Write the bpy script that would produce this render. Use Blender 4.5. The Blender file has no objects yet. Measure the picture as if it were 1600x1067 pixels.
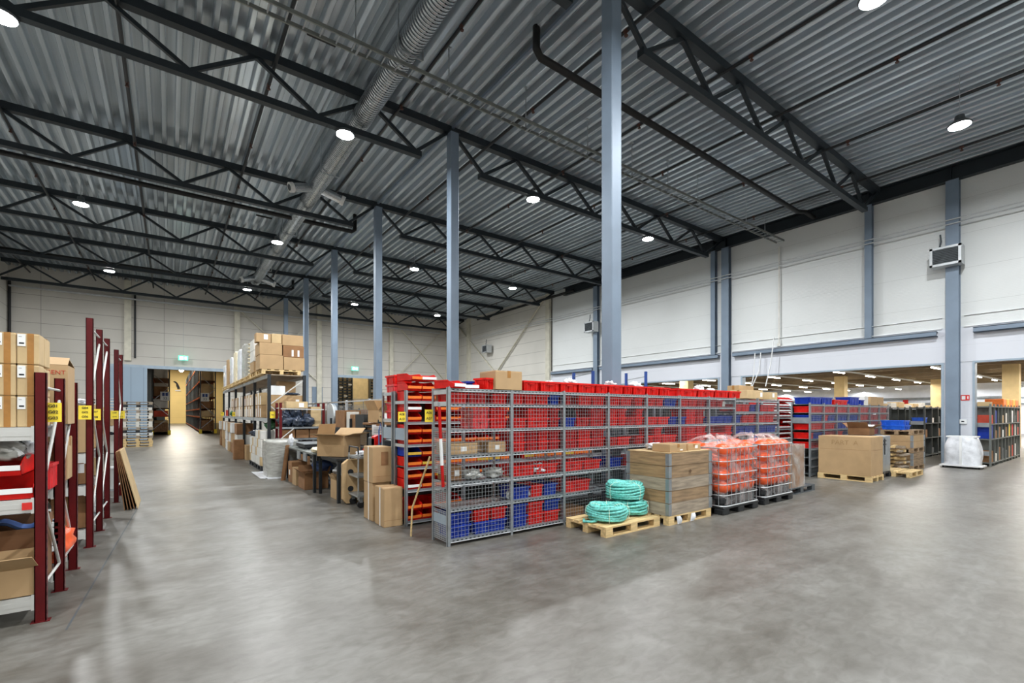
import bpy, math, random
from mathutils import Vector, Matrix, noise
rnd = random.Random(7)
PI = math.pi
scene = bpy.context.scene
COL = scene.collection

# ---------------------------------------------------------------- colours and materials
def lin(c):
    c = c / 255.0
    return c / 12.92 if c <= 0.04045 else ((c + 0.055) / 1.055) ** 2.4
def rgb(r, g, b): return (lin(r), lin(g), lin(b), 1.0)
MATS = {}
def mat(name, col, rough=0.5, metal=0.0, var=0.06, scale=3.0, stretch=(1, 1, 1), bump=0.0, bscale=40.0, spec=0.5, emit=None, estr=0.0, alpha=1.0, rvar=0.0):
    """Principled surface whose own colour wanders a little with object-space noise."""
    m = bpy.data.materials.new(name); m.use_nodes = True
    nt = m.node_tree; N = nt.nodes; L = nt.links
    b = N['Principled BSDF']
    b.inputs['Roughness'].default_value = rough
    b.inputs['Metallic'].default_value = metal
    b.inputs['Specular IOR Level'].default_value = spec
    c = rgb(*col)
    if var > 0 or bump > 0 or rvar > 0:
        tc = N.new('ShaderNodeTexCoord'); mp = N.new('ShaderNodeMapping')
        mp.inputs['Scale'].default_value = stretch
        L.new(tc.outputs['Object'], mp.inputs['Vector'])
        nz = N.new('ShaderNodeTexNoise'); nz.inputs['Scale'].default_value = scale; nz.inputs['Detail'].default_value = 5
        L.new(mp.outputs['Vector'], nz.inputs['Vector'])
        if var > 0:
            cr = N.new('ShaderNodeValToRGB')
            cr.color_ramp.elements[0].position = 0.3; cr.color_ramp.elements[1].position = 0.7
            cr.color_ramp.elements[0].color = tuple(max(0, x * (1 - var * 2)) for x in c[:3]) + (1,)
            cr.color_ramp.elements[1].color = tuple(min(1, x * (1 + var * 2)) for x in c[:3]) + (1,)
            L.new(nz.outputs['Fac'], cr.inputs['Fac']); L.new(cr.outputs['Color'], b.inputs['Base Color'])
        else:
            b.inputs['Base Color'].default_value = c
        if rvar > 0:
            mr = N.new('ShaderNodeMapRange'); mr.inputs['To Min'].default_value = rough - rvar; mr.inputs['To Max'].default_value = rough + rvar
            L.new(nz.outputs['Fac'], mr.inputs['Value']); L.new(mr.outputs['Result'], b.inputs['Roughness'])
        if bump > 0:
            n2 = N.new('ShaderNodeTexNoise'); n2.inputs['Scale'].default_value = bscale
            L.new(mp.outputs['Vector'], n2.inputs['Vector'])
            bp = N.new('ShaderNodeBump'); bp.inputs['Strength'].default_value = bump; bp.inputs['Distance'].default_value = 0.02
            L.new(n2.outputs['Fac'], bp.inputs['Height']); L.new(bp.outputs['Normal'], b.inputs['Normal'])
    else:
        b.inputs['Base Color'].default_value = c
    if emit:
        b.inputs['Emission Color'].default_value = rgb(*emit); b.inputs['Emission Strength'].default_value = estr
    if alpha < 1: b.inputs['Alpha'].default_value = alpha
    MATS[name] = m
    return m

def film(name, col, clear=0.6, rough=0.15, sc=7):
    """Thin plastic film: part see-through, part glossy skin."""
    m = bpy.data.materials.new(name); m.use_nodes = True
    nt = m.node_tree; N = nt.nodes; L = nt.links
    b = N['Principled BSDF']; b.inputs['Base Color'].default_value = rgb(*col); b.inputs['Roughness'].default_value = rough
    tr = N.new('ShaderNodeBsdfTransparent'); mx = N.new('ShaderNodeMixShader')
    tc = N.new('ShaderNodeTexCoord'); nz = N.new('ShaderNodeTexNoise'); nz.inputs['Scale'].default_value = sc; nz.inputs['Detail'].default_value = 4; nz.inputs['Distortion'].default_value = 1.2
    L.new(tc.outputs['Object'], nz.inputs['Vector'])
    mr = N.new('ShaderNodeMapRange'); mr.inputs['From Min'].default_value = 0.35; mr.inputs['From Max'].default_value = 0.7
    mr.inputs['To Min'].default_value = min(1, clear + 0.2); mr.inputs['To Max'].default_value = max(0, clear - 0.35)
    L.new(nz.outputs['Fac'], mr.inputs['Value']); L.new(mr.outputs['Result'], mx.inputs['Fac'])
    bp = N.new('ShaderNodeBump'); bp.inputs['Strength'].default_value = 0.8; bp.inputs['Distance'].default_value = 0.03
    L.new(nz.outputs['Fac'], bp.inputs['Height']); L.new(bp.outputs['Normal'], b.inputs['Normal'])
    L.new(b.outputs['BSDF'], mx.inputs[1]); L.new(tr.outputs['BSDF'], mx.inputs[2])
    L.new(mx.outputs['Shader'], N['Material Output'].inputs['Surface'])
    MATS[name] = m
    return m

def panelled(name, col, rough, zstep, zoff=0.0, line=0.012, dark=0.55, ribs=0.0, var=0.05, along=None, astep=3.0, aoff=0.0, metal=0.0):
    """Cladding: horizontal joints every zstep metres, fine ribs, optional vertical joints along x (0) or y (1)."""
    m = mat(name, col, rough, metal, var, 0.35, (1, 1, 1))
    nt = m.node_tree; N = nt.nodes; L = nt.links; b = N['Principled BSDF']
    src = b.inputs['Base Color'].links[0].from_socket
    tc = N.new('ShaderNodeTexCoord'); sp = N.new('ShaderNodeSeparateXYZ'); L.new(tc.outputs['Object'], sp.inputs['Vector'])
    def joint(sock, step, off):
        a = N.new('ShaderNodeMath'); a.operation = 'ADD'; a.inputs[1].default_value = off + 100 * step; L.new(sock, a.inputs[0])
        d = N.new('ShaderNodeMath'); d.operation = 'MODULO'; d.inputs[1].default_value = step; L.new(a.outputs[0], d.inputs[0])
        k = N.new('ShaderNodeMath'); k.operation = 'LESS_THAN'; k.inputs[1].default_value = line; L.new(d.outputs[0], k.inputs[0])
        return k.outputs[0]
    f = joint(sp.outputs['Z'], zstep, zoff)
    if along is not None:
        f2 = joint(sp.outputs['XYZ'[along]], astep, aoff)
        mx = N.new('ShaderNodeMath'); mx.operation = 'MAXIMUM'; L.new(f, mx.inputs[0]); L.new(f2, mx.inputs[1]); f = mx.outputs[0]
    mix = N.new('ShaderNodeMix'); mix.data_type = 'RGBA'
    L.new(f, mix.inputs[0]); L.new(src, mix.inputs[6])
    mix.inputs[7].default_value = tuple(x * dark for x in rgb(*col)[:3]) + (1,)
    L.new(mix.outputs[2], b.inputs['Base Color'])
    if ribs:
        mu = N.new('ShaderNodeMath'); mu.operation = 'MULTIPLY'; mu.inputs[1].default_value = 2 * PI / ribs; L.new(sp.outputs['Z'], mu.inputs[0])
        sn = N.new('ShaderNodeMath'); sn.operation = 'SINE'; L.new(mu.outputs[0], sn.inputs[0])
        bp = N.new('ShaderNodeBump'); bp.inputs['Strength'].default_value = 0.12; bp.inputs['Distance'].default_value = 0.01
        L.new(sn.outputs[0], bp.inputs['Height']); L.new(bp.outputs['Normal'], b.inputs['Normal'])
    return m

# ---------------------------------------------------------------- mesh building
class MB:
    def __init__(s): s.v = []; s.f = []
    def add(s, vs, fs):
        o = len(s.v); s.v += [tuple(p) for p in vs]; s.f += [tuple(i + o for i in f) for f in fs]; return s
    def box(s, x0, y0, z0, x1, y1, z1):
        if x0 > x1: x0, x1 = x1, x0
        if y0 > y1: y0, y1 = y1, y0
        if z0 > z1: z0, z1 = z1, z0
        return s.add([(x0, y0, z0), (x1, y0, z0), (x1, y1, z0), (x0, y1, z0), (x0, y0, z1), (x1, y0, z1), (x1, y1, z1), (x0, y1, z1)],
                     [(0, 3, 2, 1), (4, 5, 6, 7), (0, 1, 5, 4), (1, 2, 6, 5), (2, 3, 7, 6), (3, 0, 4, 7)])
    def cbox(s, cx, cy, z0, w, d, h): return s.box(cx - w / 2, cy - d / 2, z0, cx + w / 2, cy + d / 2, z0 + h)
    def bbox(s, x0, y0, z0, x1, y1, z1, r=0.01):
        """box with chamfered vertical and horizontal edges"""
        prof = lambda e: [(x0 + e + r, y0 + e), (x1 - e - r, y0 + e), (x1 - e, y0 + e + r), (x1 - e, y1 - e - r), (x1 - e - r, y1 - e), (x0 + e + r, y1 - e), (x0 + e, y1 - e - r), (x0 + e, y0 + e + r)]
        rings = [(r * .7, z0), (0, z0 + r), (0, z1 - r), (r * .7, z1)]
        vs = []; fs = []
        for e, z in rings: vs += [(x, y, z) for x, y in prof(e)]
        for k in range(3):
            for i in range(8): j = (i + 1) % 8; fs.append((k * 8 + i, k * 8 + j, k * 8 + 8 + j, k * 8 + 8 + i))
        fs += [tuple(range(7, -1, -1)), tuple(range(24, 32))]
        return s.add(vs, fs)
    def frustum(s, cx, cy, z0, z1, w0, d0, w1, d1, cap=True, flip=False):
        vs = []
        for z, w, d in ((z0, w0, d0), (z1, w1, d1)): vs += [(cx - w / 2, cy - d / 2, z), (cx + w / 2, cy - d / 2, z), (cx + w / 2, cy + d / 2, z), (cx - w / 2, cy + d / 2, z)]
        fs = [(0, 1, 5, 4), (1, 2, 6, 5), (2, 3, 7, 6), (3, 0, 4, 7)]
        if cap: fs += [(0, 3, 2, 1)]
        if flip: fs = [f[::-1] for f in fs]
        return s.add(vs, fs)
    def bar(s, p, q, w, h=None, up=(0, 0, 1)):
        """square bar from p to q, w wide, h along up"""
        h = h or w
        p = Vector(p); q = Vector(q); d = (q - p).normalized(); u = Vector(up)
        if abs(d.dot(u)) > .98: u = Vector((1, 0, 0))
        r = d.cross(u).normalized(); u = r.cross(d).normalized()
        vs = []
        for c in (p, q):
            for a, b in ((-1, -1), (1, -1), (1, 1), (-1, 1)): vs.append(c + r * (a * w / 2) + u * (b * h / 2))
        return s.add(vs, [(0, 1, 2, 3)[::-1], (4, 5, 6, 7), (0, 1, 5, 4), (1, 2, 6, 5), (2, 3, 7, 6), (3, 0, 4, 7)])
    def tube(s, pts, r, n=10, cap=True):
        pts = [Vector(p) for p in pts]; rings = []
        prev = None
        for i, p in enumerate(pts):
            a = pts[max(0, i - 1)]; b = pts[min(len(pts) - 1, i + 1)]
            d = (b - a).normalized()
            if prev is None:
                u = Vector((0, 0, 1)) if abs(d.z) < .9 else Vector((1, 0, 0))
                x = d.cross(u).normalized()
            else:
                x = (prev - d * prev.dot(d)).normalized()
            prev = x; y = d.cross(x)
            rr = r[i] if isinstance(r, (list, tuple)) else r
            rings.append([p + x * (math.cos(2 * PI * k / n) * rr) + y * (math.sin(2 * PI * k / n) * rr) for k in range(n)])
        vs = [v for rg in rings for v in rg]; fs = []
        for i in range(len(rings) - 1):
            for k in range(n): j = (k + 1) % n; fs.append((i * n + k, i * n + j, i * n + n + j, i * n + n + k))
        if cap: fs += [tuple(range(n - 1, -1, -1)), tuple(range(len(vs) - n, len(vs)))]
        return s.add(vs, fs)
    def lathe(s, cx, cy, prof, n=24):
        vs = []; fs = []
        for r, z in prof:
            for k in range(n): vs.append((cx + r * math.cos(2 * PI * k / n), cy + r * math.sin(2 * PI * k / n), z))
        for i in range(len(prof) - 1):
            for k in range(n): j = (k + 1) % n; fs.append((i * n + k, i * n + j, i * n + n + j, i * n + n + k))
        fs += [tuple(range(n - 1, -1, -1)), tuple(range(len(vs) - n, len(vs)))]
        return s.add(vs, fs)
    def blob(s, cx, cy, cz, rx, ry, rz, seed=0, amp=.25, freq=2.0, nu=20, nv=12, flat=None):
        vs = []; fs = []
        for i in range(nv + 1):
            t = PI * i / nv
            for k in range(nu):
                a = 2 * PI * k / nu
                d = Vector((math.sin(t) * math.cos(a), math.sin(t) * math.sin(a), math.cos(t)))
                q = 1 + amp * noise.noise(d * freq + Vector((seed * 7.1, seed * 3.3, seed))) + amp * .5 * noise.noise(d * freq * 2.7 + Vector((seed, 9, 4)))
                z = cz + d.z * rz * q
                if flat is not None: z = max(z, flat)
                vs.append((cx + d.x * rx * q, cy + d.y * ry * q, z))
        for i in range(nv):
            for k in range(nu): j = (k + 1) % nu; fs.append((i * nu + k, i * nu + nu + k, i * nu + nu + j, i * nu + j))
        return s.add(vs, fs)
    def quad(s, *p): return s.add(p, [tuple(range(len(p)))])
    def grid(s, fn, nu, nv):
        vs = [fn(i / nu, j / nv) for j in range(nv + 1) for i in range(nu + 1)]
        return s.add(vs, [(j * (nu + 1) + i, j * (nu + 1) + i + 1, (j + 1) * (nu + 1) + i + 1, (j + 1) * (nu + 1) + i) for j in range(nv) for i in range(nu)])
    def mesh(s, name, m, smooth=False):
        me = bpy.data.meshes.new(name); me.from_pydata(s.v, [], s.f)
        me.materials.append(MATS[m] if isinstance(m, str) else m)
        if smooth:
            for p in me.polygons: p.use_smooth = True
        me.update(); return me

def setp(o, label=None, cat=None, group=None, kind=None):
    if label: o['label'] = label
    if cat: o['category'] = cat
    if group: o['group'] = group
    if kind: o['kind'] = kind
    return o
def T(name, label, cat, loc=(0, 0, 0), rz=0, group=None):
    o = bpy.data.objects.new(name, None); COL.objects.link(o); o.empty_display_size = .1
    o.location = loc; o.rotation_euler = (0, 0, rz)
    return setp(o, label, cat, group)
def P(mb, name, m, parent=None, label=None, smooth=False, kind=None, loc=None):
    me = mb if isinstance(mb, bpy.types.Mesh) else mb.mesh(name, m, smooth)
    o = bpy.data.objects.new(name, me); COL.objects.link(o)
    if parent is not None: o.parent = parent
    if loc: o.location = loc
    return setp(o, label, None, None, kind)
def solo(mb, name, m, label, cat, loc=(0, 0, 0), rz=0, group=None, smooth=False):
    me = mb if isinstance(mb, bpy.types.Mesh) else mb.mesh(name, m, smooth)
    o = bpy.data.objects.new(name, me); COL.objects.link(o); o.location = loc; o.rotation_euler = (0, 0, rz)
    return setp(o, label, cat, group)
def struct(mb, name, m, loc=(0, 0, 0)):
    o = P(mb, name, m); o.location = loc; o['kind'] = 'structure'; return o
def dup(root, loc, rz=0, label=None, group=None):
    r = root.copy(); COL.objects.link(r); r.location = loc; r.rotation_euler = (0, 0, rz)
    if label: r['label'] = label
    if group: r['group'] = group
    for ch in list(root.children):
        c = ch.copy(); COL.objects.link(c); c.parent = r
        for g in list(ch.children):
            d = g.copy(); COL.objects.link(d); d.parent = c
    return r
def text(body, size, m, parent, name, loc, rot, label=None, depth=.002, bold=.0, align='CENTER'):
    cu = bpy.data.curves.new(name, 'FONT'); cu.body = body; cu.size = size; cu.extrude = depth / 2; cu.offset = bold
    cu.align_x = align; cu.align_y = 'CENTER'
    t = bpy.data.objects.new(name + '_tmp', cu); COL.objects.link(t)
    dg = bpy.context.evaluated_depsgraph_get()
    me = bpy.data.meshes.new_from_object(t.evaluated_get(dg))
    bpy.data.objects.remove(t); bpy.data.curves.remove(cu)
    me.materials.clear(); me.materials.append(MATS[m]); me.name = name
    o = bpy.data.objects.new(name, me); COL.objects.link(o); o.parent = parent; o.location = loc; o.rotation_euler = rot
    return setp(o, label)
ORD = ['first', 'second', 'third', 'fourth', 'fifth', 'sixth', 'seventh', 'eighth', 'ninth', 'tenth', 'eleventh', 'twelfth', 'thirteenth', 'fourteenth', 'fifteenth', 'sixteenth', 'seventeenth', 'eighteenth', 'nineteenth', 'twentieth']

# ---------------------------------------------------------------- materials
mat('deck', (190, 200, 208), .27, .5, .14, 1.2, (4.2, .06, 1))
mat('steel_dark', (28, 37, 43), .5, .1, .06)
mat('steel_blue', (112, 127, 143), .5, .1, .06, 1.5)
mat('steel_pale', (150, 165, 178), .5, .1, .05)
mat('galv', (152, 158, 162), .38, .55, .07, 6)
mat('galv_bright', (190, 194, 196), .4, .4, .05, 6)
mat('duct', (176, 182, 186), .26, .92, .06, 6)
mat('duct_end', (205, 206, 205), .5, .1, .03)
mat('black_steel', (26, 31, 35), .5, .1, .06)
mat('pipe_black', (7, 8, 9), .6, 0, .05)
mat('pipe_dark', (24, 28, 32), .5, .1, .05)
mat('brass', (72, 44, 36), .45, .4, .05)
mat('rack_red', (86, 12, 16), .45, 0, .06, 8, spec=.25)
mat('rack_blue', (35, 68, 140), .45, 0, .05)
mat('rack_grey', (196, 196, 192), .45, .15, .04)
mat('red', (206, 22, 16), .4, 0, .10, 9, spec=.3)
mat('red_dark', (176, 18, 18), .42, 0, .10, 9, spec=.3)
mat('red_pale', (214, 62, 66), .28, 0, .08, 9)
mat('blue', (18, 50, 150), .4, 0, .10, 9, spec=.3)
mat('blue_bright', (36, 98, 215), .36, 0, .08, 9)
mat('orange_lip', (232, 118, 40), .45, 0, .08, 14)
mat('yellow_lip', (206, 170, 60), .45, 0, .08, 14)
mat('card', (174, 144, 105), .8, 0, .035, 4)
mat('card_pale', (192, 166, 124), .8, 0, .05, 5)
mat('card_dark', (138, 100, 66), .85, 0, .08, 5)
mat('card_faint', (156, 125, 86), .8, 0, .05, 5)
mat('edge_highlight', (225, 228, 230), .4, .1, .02)
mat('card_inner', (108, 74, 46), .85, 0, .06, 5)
mat('tape', (160, 112, 56), .28, 0, .08, 12)
mat('paper', (232, 232, 230), .7, 0, .02)
mat('ink', (30, 32, 36), .7, 0, .0)
mat('print_red', (186, 70, 50), .8, 0, .1)
mat('print_dark', (96, 72, 48), .8, 0, .1)
mat('sign_yellow', (238, 212, 58), .55, 0, .04)
mat('wood', (206, 178, 128), .75, 0, .12, 3, (1, 9, 9))
mat('wood_old', (142, 118, 90), .8, 0, .16, 3, (1, 9, 9))
mat('wood_old_y', (150, 122, 88), .8, 0, .16, 3, (9, 1, 9))
mat('wood_grey_y', (158, 146, 126), .8, 0, .16, 3, (9, 1, 9))
mat('wood_grey', (150, 137, 120), .8, 0, .16, 3, (1, 9, 9))
mat('plastic_black', (30, 33, 36), .5, 0, .08, 6)
mat('rubber', (22, 22, 24), .7, 0, .03)
mat('bag_black', (50, 58, 72), .16, 0, .25, 10, bump=.6, bscale=14)
mat('rope', (112, 202, 192), .5, 0, .16, 34, bump=.6, bscale=90)
mat('cord', (205, 225, 205), .6, 0, .05)
mat('orange', (232, 92, 44), .38, 0, .10, 7)
mat('white', (226, 228, 228), .5, 0, .03)
mat('offwhite', (214, 212, 205), .6, 0, .05)
mat('white_wrap', (218, 221, 226), .25, 0, .08, 6, bump=.7, bscale=9)
mat('cream_wrap', (226, 214, 184), .4, 0, .10, 8, bump=.6, bscale=9)
mat('grey_wrap', (166, 166, 160), .22, 0, .10, 4, (1, 1, 4), bump=.5, bscale=6)
mat('dark_grey', (74, 80, 84), .5, .1, .06)
mat('shelf_grey', (112, 116, 112), .5, .25, .08)
mat('shelf_dark', (72, 76, 74), .55, .2, .08)
mat('green', (52, 110, 72), .5, 0, .08)
mat('blue_cloth', (78, 104, 160), .85, 0, .12, 8)
mat('foam_tan', (190, 160, 118), .9, 0, .08, 4)
mat('beige_wall', (214, 190, 140), .7, 0, .04)
mat('hall_ceiling', (196, 178, 146), .8, 0, .05)
mat('hall_beam', (128, 112, 88), .8, 0, .05)
mat('hall_white', (236, 240, 248), .7, 0, .02)
mat('lens', (255, 255, 255), .3, 0, 0, emit=(255, 255, 255), estr=60)
mat('tube_light', (255, 255, 255), .3, 0, 0, emit=(255, 248, 236), estr=45)
mat('bulb', (255, 240, 200), .3, 0, 0, emit=(255, 236, 190), estr=60)
mat('exit_green', (60, 200, 150), .4, 0, 0, emit=(90, 230, 190), estr=1.6)
mat('exit_white', (235, 255, 245), .4, 0, 0, emit=(225, 255, 245), estr=2.4)
mat('sign_red', (206, 40, 34), .5, 0, .02)
mat('trolley', (168, 172, 172), .35, .6, .05)
mat('helmet', (226, 166, 40), .4, 0, .06)
mat('brown_stuff', (126, 92, 62), .85, 0, .2, 10)
film('film_clear', (238, 240, 242), .62)
film('film_haze', (212, 210, 206), .72, .2, 2.2)
film('film_orange', (246, 236, 234), .93, .08, 2.4)
panelled('wall_white', (205, 208, 207), .42, 1.15, .35, .012, .78, .05, .025)
panelled('wall_cream', (190, 186, 178), .7, .8, .3, .028, .55, 0, .05, 0, 5.7, .3)
panelled('wall_cream_side', (200, 197, 189), .7, .8, .3, .028, .6, 0, .05)
panelled('wall_grey', (204, 207, 214), .55, .6, .2, .008, .86, 0, .02)
panelled('door_blue', (140, 158, 174), .45, 40, 0, .022, .6, 0, .02, 0, .62, .1)
panelled('wall_yellow', (246, 218, 146), .65, 1.25, .3, .02, .8, 0, .03)
mat('beam_beige', (196, 192, 176), .6, 0, .06)
mat('wall_plain', (196, 192, 184), .7, 0, .04)
def floor_material():
    m = bpy.data.materials.new('floor_concrete'); m.use_nodes = True
    nt = m.node_tree; N = nt.nodes; L = nt.links; b = N['Principled BSDF']
    tc = N.new('ShaderNodeTexCoord')
    def nz(scale, det, dist=0, st=(1, 1, 1)):
        mp = N.new('ShaderNodeMapping'); mp.inputs['Scale'].default_value = st; L.new(tc.outputs['Object'], mp.inputs['Vector'])
        n = N.new('ShaderNodeTexNoise'); n.inputs['Scale'].default_value = scale; n.inputs['Detail'].default_value = det; n.inputs['Distortion'].default_value = dist
        L.new(mp.outputs['Vector'], n.inputs['Vector']); return n.outputs['Fac']
    a = nz(.45, 8, .6); c = nz(3.2, 9, .4); s = nz(1.1, 10, 1.5, (.35, 1.3, 1)); fine = nz(60, 4)
    r1 = N.new('ShaderNodeValToRGB'); e = r1.color_ramp.elements
    e[0].position = .3; e[0].color = rgb(94, 92, 86); e[1].position = .72; e[1].color = rgb(113, 112, 108)
    L.new(a, r1.inputs['Fac'])
    r2 = N.new('ShaderNodeValToRGB'); e = r2.color_ramp.elements
    e[0].position = .32; e[0].color = (.80, .78, .75, 1); e[1].position = .68; e[1].color = (1.10, 1.10, 1.10, 1)
    L.new(c, r2.inputs['Fac'])
    r3 = N.new('ShaderNodeValToRGB'); e = r3.color_ramp.elements
    e[0].position = .28; e[0].color = (.72, .69, .66, 1); e[1].position = .55; e[1].color = (1, 1, 1, 1)
    L.new(s, r3.inputs['Fac'])
    def mul(x, y):
        k = N.new('ShaderNodeMix'); k.data_type = 'RGBA'; k.blend_type = 'MULTIPLY'; k.inputs[0].default_value = 1
        L.new(x, k.inputs[6]); L.new(y, k.inputs[7]); return k.outputs[2]
    d2 = nz(11, 9, .8, (.6, 1.2, 1)); r4 = N.new('ShaderNodeValToRGB'); e = r4.color_ramp.elements
    e[0].position = .34; e[0].color = (.82, .80, .78, 1); e[1].position = .62; e[1].color = (1.07, 1.07, 1.07, 1)
    L.new(d2, r4.inputs['Fac'])
    out = mul(mul(mul(r1.outputs['Color'], r2.outputs['Color']), r3.outputs['Color']), r4.outputs['Color'])
    L.new(out, b.inputs['Base Color'])
    mr = N.new('ShaderNodeMapRange'); mr.inputs['To Min'].default_value = .30; mr.inputs['To Max'].default_value = .48
    L.new(s, mr.inputs['Value']); L.new(mr.outputs['Result'], b.inputs['Roughness'])
    b.inputs['Specular IOR Level'].default_value = .42
    bp = N.new('ShaderNodeBump'); bp.inputs['Strength'].default_value = .04; bp.inputs['Distance'].default_value = .01
    L.new(fine, bp.inputs['Height']); L.new(bp.outputs['Normal'], b.inputs['Normal'])
    MATS['floor'] = m
floor_material()
# ================================================================ SETTING
XW, YE, XL, YB = 21.25, 37.8, -7.31, -9.5      # right wall, end wall, left wall, wall behind
struct(MB().box(-30, -14, -.1, 75, 100, 0), 'floor', 'floor')
m = MB(); pts = []
x = XL - .3
while x < XW + .3:
    pts += [(x, 10.02), (x + .085, 10.02), (x + .095, 10.035), (x + .115, 10.21), (x + .28, 10.21), (x + .30, 10.035)]; x += .31
n = len(pts); o = [(px, YB, pz) for px, pz in pts] + [(px, YE + .2, pz) for px, pz in pts]
m.add(o, [(i, n + i, n + i + 1, i + 1) for i in range(n - 1)])
m.box(XL - .3, YB, 10.3, XW + .3, YE + .2, 10.36)
struct(m, 'ceiling', 'deck')
struct(MB().add([(-.685, 5.2, .0012), (-.670, 5.2, .0012), (-.455, 11.6, .0012), (-.47, 11.6, .0012)], [(0, 1, 2, 3)]), 'floor_joint', 'dark_grey')
# right wall: white cladding above, grey lintel strip, piers, pale concrete at the far end
struct(MB().box(XW, YB, 4.62, XW + .2, 24.6, 10.3), 'wall_right', 'wall_white')
struct(MB().box(XW - .04, YB, 3.45, XW + .2, 24.6, 4.62), 'wall_right', 'wall_grey')
m = MB()
for a, b in ((11.2, 12.25), (3.5, 4.2)): m.box(XW - .02, a, 0, XW + .2, b, 3.45)
m.box(XW, YB, 0, XW + .2, -2.5, 3.45)
struct(m, 'wall_right', 'wall_grey')
struct(MB().box(XW, 24.4, 0, XW + .2, YE + .2, 10.3), 'wall_right', 'wall_cream_side')
m = MB()
for a, b, t in ((-2.5, 3.5, .06), (4.2, 11.2, .07), (12.25, 24.4, .07)):
    m.box(XW - .05, a, 3.40, XW + .25, b, 3.46); m.box(XW - .05, a, 0, XW + .25, a + t, 3.4); m.box(XW - .05, b - t, 0, XW + .25, b, 3.4)
struct(m, 'trim_1', 'steel_pale')
m = MB()   # flashing strip under the white cladding
for a, b in ((YB, 3.7), (4.25, 11.6), (12.2, 24.3)): m.box(XW - .09, a, 4.60, XW - .0, b, 4.635); m.box(XW - .06, a, 4.98, XW, b, 4.995)
struct(m, 'trim_2', 'white')
# end wall with two door openings
m = MB(); m.box(XL, YE, 4.58, XW, YE + .2, 10.3)
for a, b in ((XL, -1.15), (3.05, 10.55), (13.55, XW)): m.box(a, YE, 0, b, YE + .2, 4.58)
struct(m, 'wall_end', 'wall_cream')
m = MB(); m.box(-3.3, YE - .1, 4.58, 3.3, YE, 4.78); m.box(10.3, YE - .06, 4.55, 13.8, YE, 4.75); m.box(10.3, YE - .06, 0, 10.56, YE, 4.75); m.box(13.5, YE - .06, 0, 13.8, YE, 4.75)
struct(m, 'trim_3', 'steel_pale')
d = struct(MB().box(-3.05, YE - .16, .02, -1.15, YE - .08, 4.62), 'door_1', 'door_blue')
d = struct(MB().box(8.75, YE - .05, 0, 9.5, YE, 3.75), 'door_2', 'steel_blue')
struct(MB().box(XL - .2, YB, 0, XL, YE + .2, 10.3), 'wall_left', 'wall_cream_side')
struct(MB().box(XL - .2, YB - .2, 0, XW + .2, YB, 10.3), 'wall_back', 'wall_plain')
# neighbouring low hall behind the right wall
struct(MB().box(XW + .2, -12, 4.62, 62, 40, 4.75), 'ceiling', 'hall_ceiling')
struct(MB().box(58, -12, 0, 58.2, 40, 4.7), 'wall_hall_far', 'hall_white')
struct(MB().box(XW + .2, 40, 0, 62, 40.2, 4.7), 'wall_hall_side', 'hall_white')
struct(MB().box(XW + .2, -12.2, 0, 62, -12, 4.7), 'wall_hall_side', 'hall_white')
for k in range(10):
    solo(MB().box(23.6 + k * 3.4, -12, 4.24, 23.95 + k * 3.4, 40, 4.62), 'ceiling_beam', 'hall_beam', 'beige concrete ceiling beam in the low neighbouring hall, %s from the big openings' % ORD[k], 'beam', group='ceiling beams of the neighbouring hall')
# far rack hall behind the end wall
struct(MB().box(-.6, 96, 0, 9, 96.2, 9.2), 'wall_far_hall', 'wall_yellow')
struct(MB().box(-9.2, 96, 0, -.6, 96.2, 9.2), 'wall_far_hall', 'steel_dark')
m = MB(); m.box(-9.2, YE + .2, 0, -9, 96, 9.2); m.box(9, 52, 0, 9.2, 96, 9.2)
struct(m, 'wall_far_hall_side', 'steel_dark')
struct(MB().box(-9.2, YE + .2, 9.2, 24, 96.2, 9.3), 'ceiling', 'hall_ceiling')
struct(MB().box(9, 52, 0, 24, 52.2, 9.2), 'wall_far_hall_side', 'beige_wall')
struct(MB().box(24, YE, 0, 24.2, 52.2, 9.3), 'wall_far_hall_side', 'beige_wall')

# ================================================================ STEEL FRAME
XC = 6.58
def column(y, k):
    t = T('steel_column', 'blue-grey square steel column in the middle row, %s from the front' % ORD[k], 'column', (XC, y, 0), 0, 'middle row of steel columns')
    P(MB().bbox(-.13, -.13, .03, .13, .13, 9.8, .012), 'shaft', 'steel_blue', t)
    P(MB().box(-.2, -.2, 0, .2, .2, .03), 'base_plate', 'steel_blue', t)
    P(MB().box(-.16, -.16, 9.78, .16, .16, 9.82), 'cap_plate', 'steel_dark', t)
    return t
for k in range(6): column(6 + 6 * k - .1, k)

def truss(y, right, k):
    nm = 'right-hand span' if right else 'left-hand span'
    z0 = 8.92
    t = T('roof_truss', 'dark steel roof truss of the %s, %s from the front' % (nm, ORD[k]), 'truss', (XC, y, z0), 0, 'roof trusses of the ' + nm)
    s = 1 if right else -1
    L = (XW - .25 - XC) if right else (XC - XL - .1)
    P(MB().box(-.0, -.1, .88, s * L, .1, 1.08), 'top_chord', 'steel_dark', t)
    if right: bn = [1.1 + 2.385 * i for i in range(6)]; tn = [.12] + [2.35 + 2.4 * i for i in range(6)]
    else: bn = [1.1 + 2.57 * i for i in range(6)]; tn = [.12] + [2.4 + 2.6 * i for i in range(5)]
    P(MB().box(s * (bn[0] - .14), -.085, -.09, s * (min(L, bn[-1] + .16)), .085, .06), 'bottom_chord', 'steel_dark', t)
    for i, b in enumerate(bn):
        P(MB().bar((s * tn[i], 0, .90), (s * b, 0, .05), .085), 'brace', 'steel_dark', t)
        if i + 1 < len(tn): P(MB().bar((s * b, 0, .05), (s * tn[i + 1], 0, .90), .085), 'brace', 'steel_dark', t)
    return t
for k in range(6): truss(6 + 6 * k, True, k)
for k in range(6): truss(6 + 6 * k, False, k)
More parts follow.
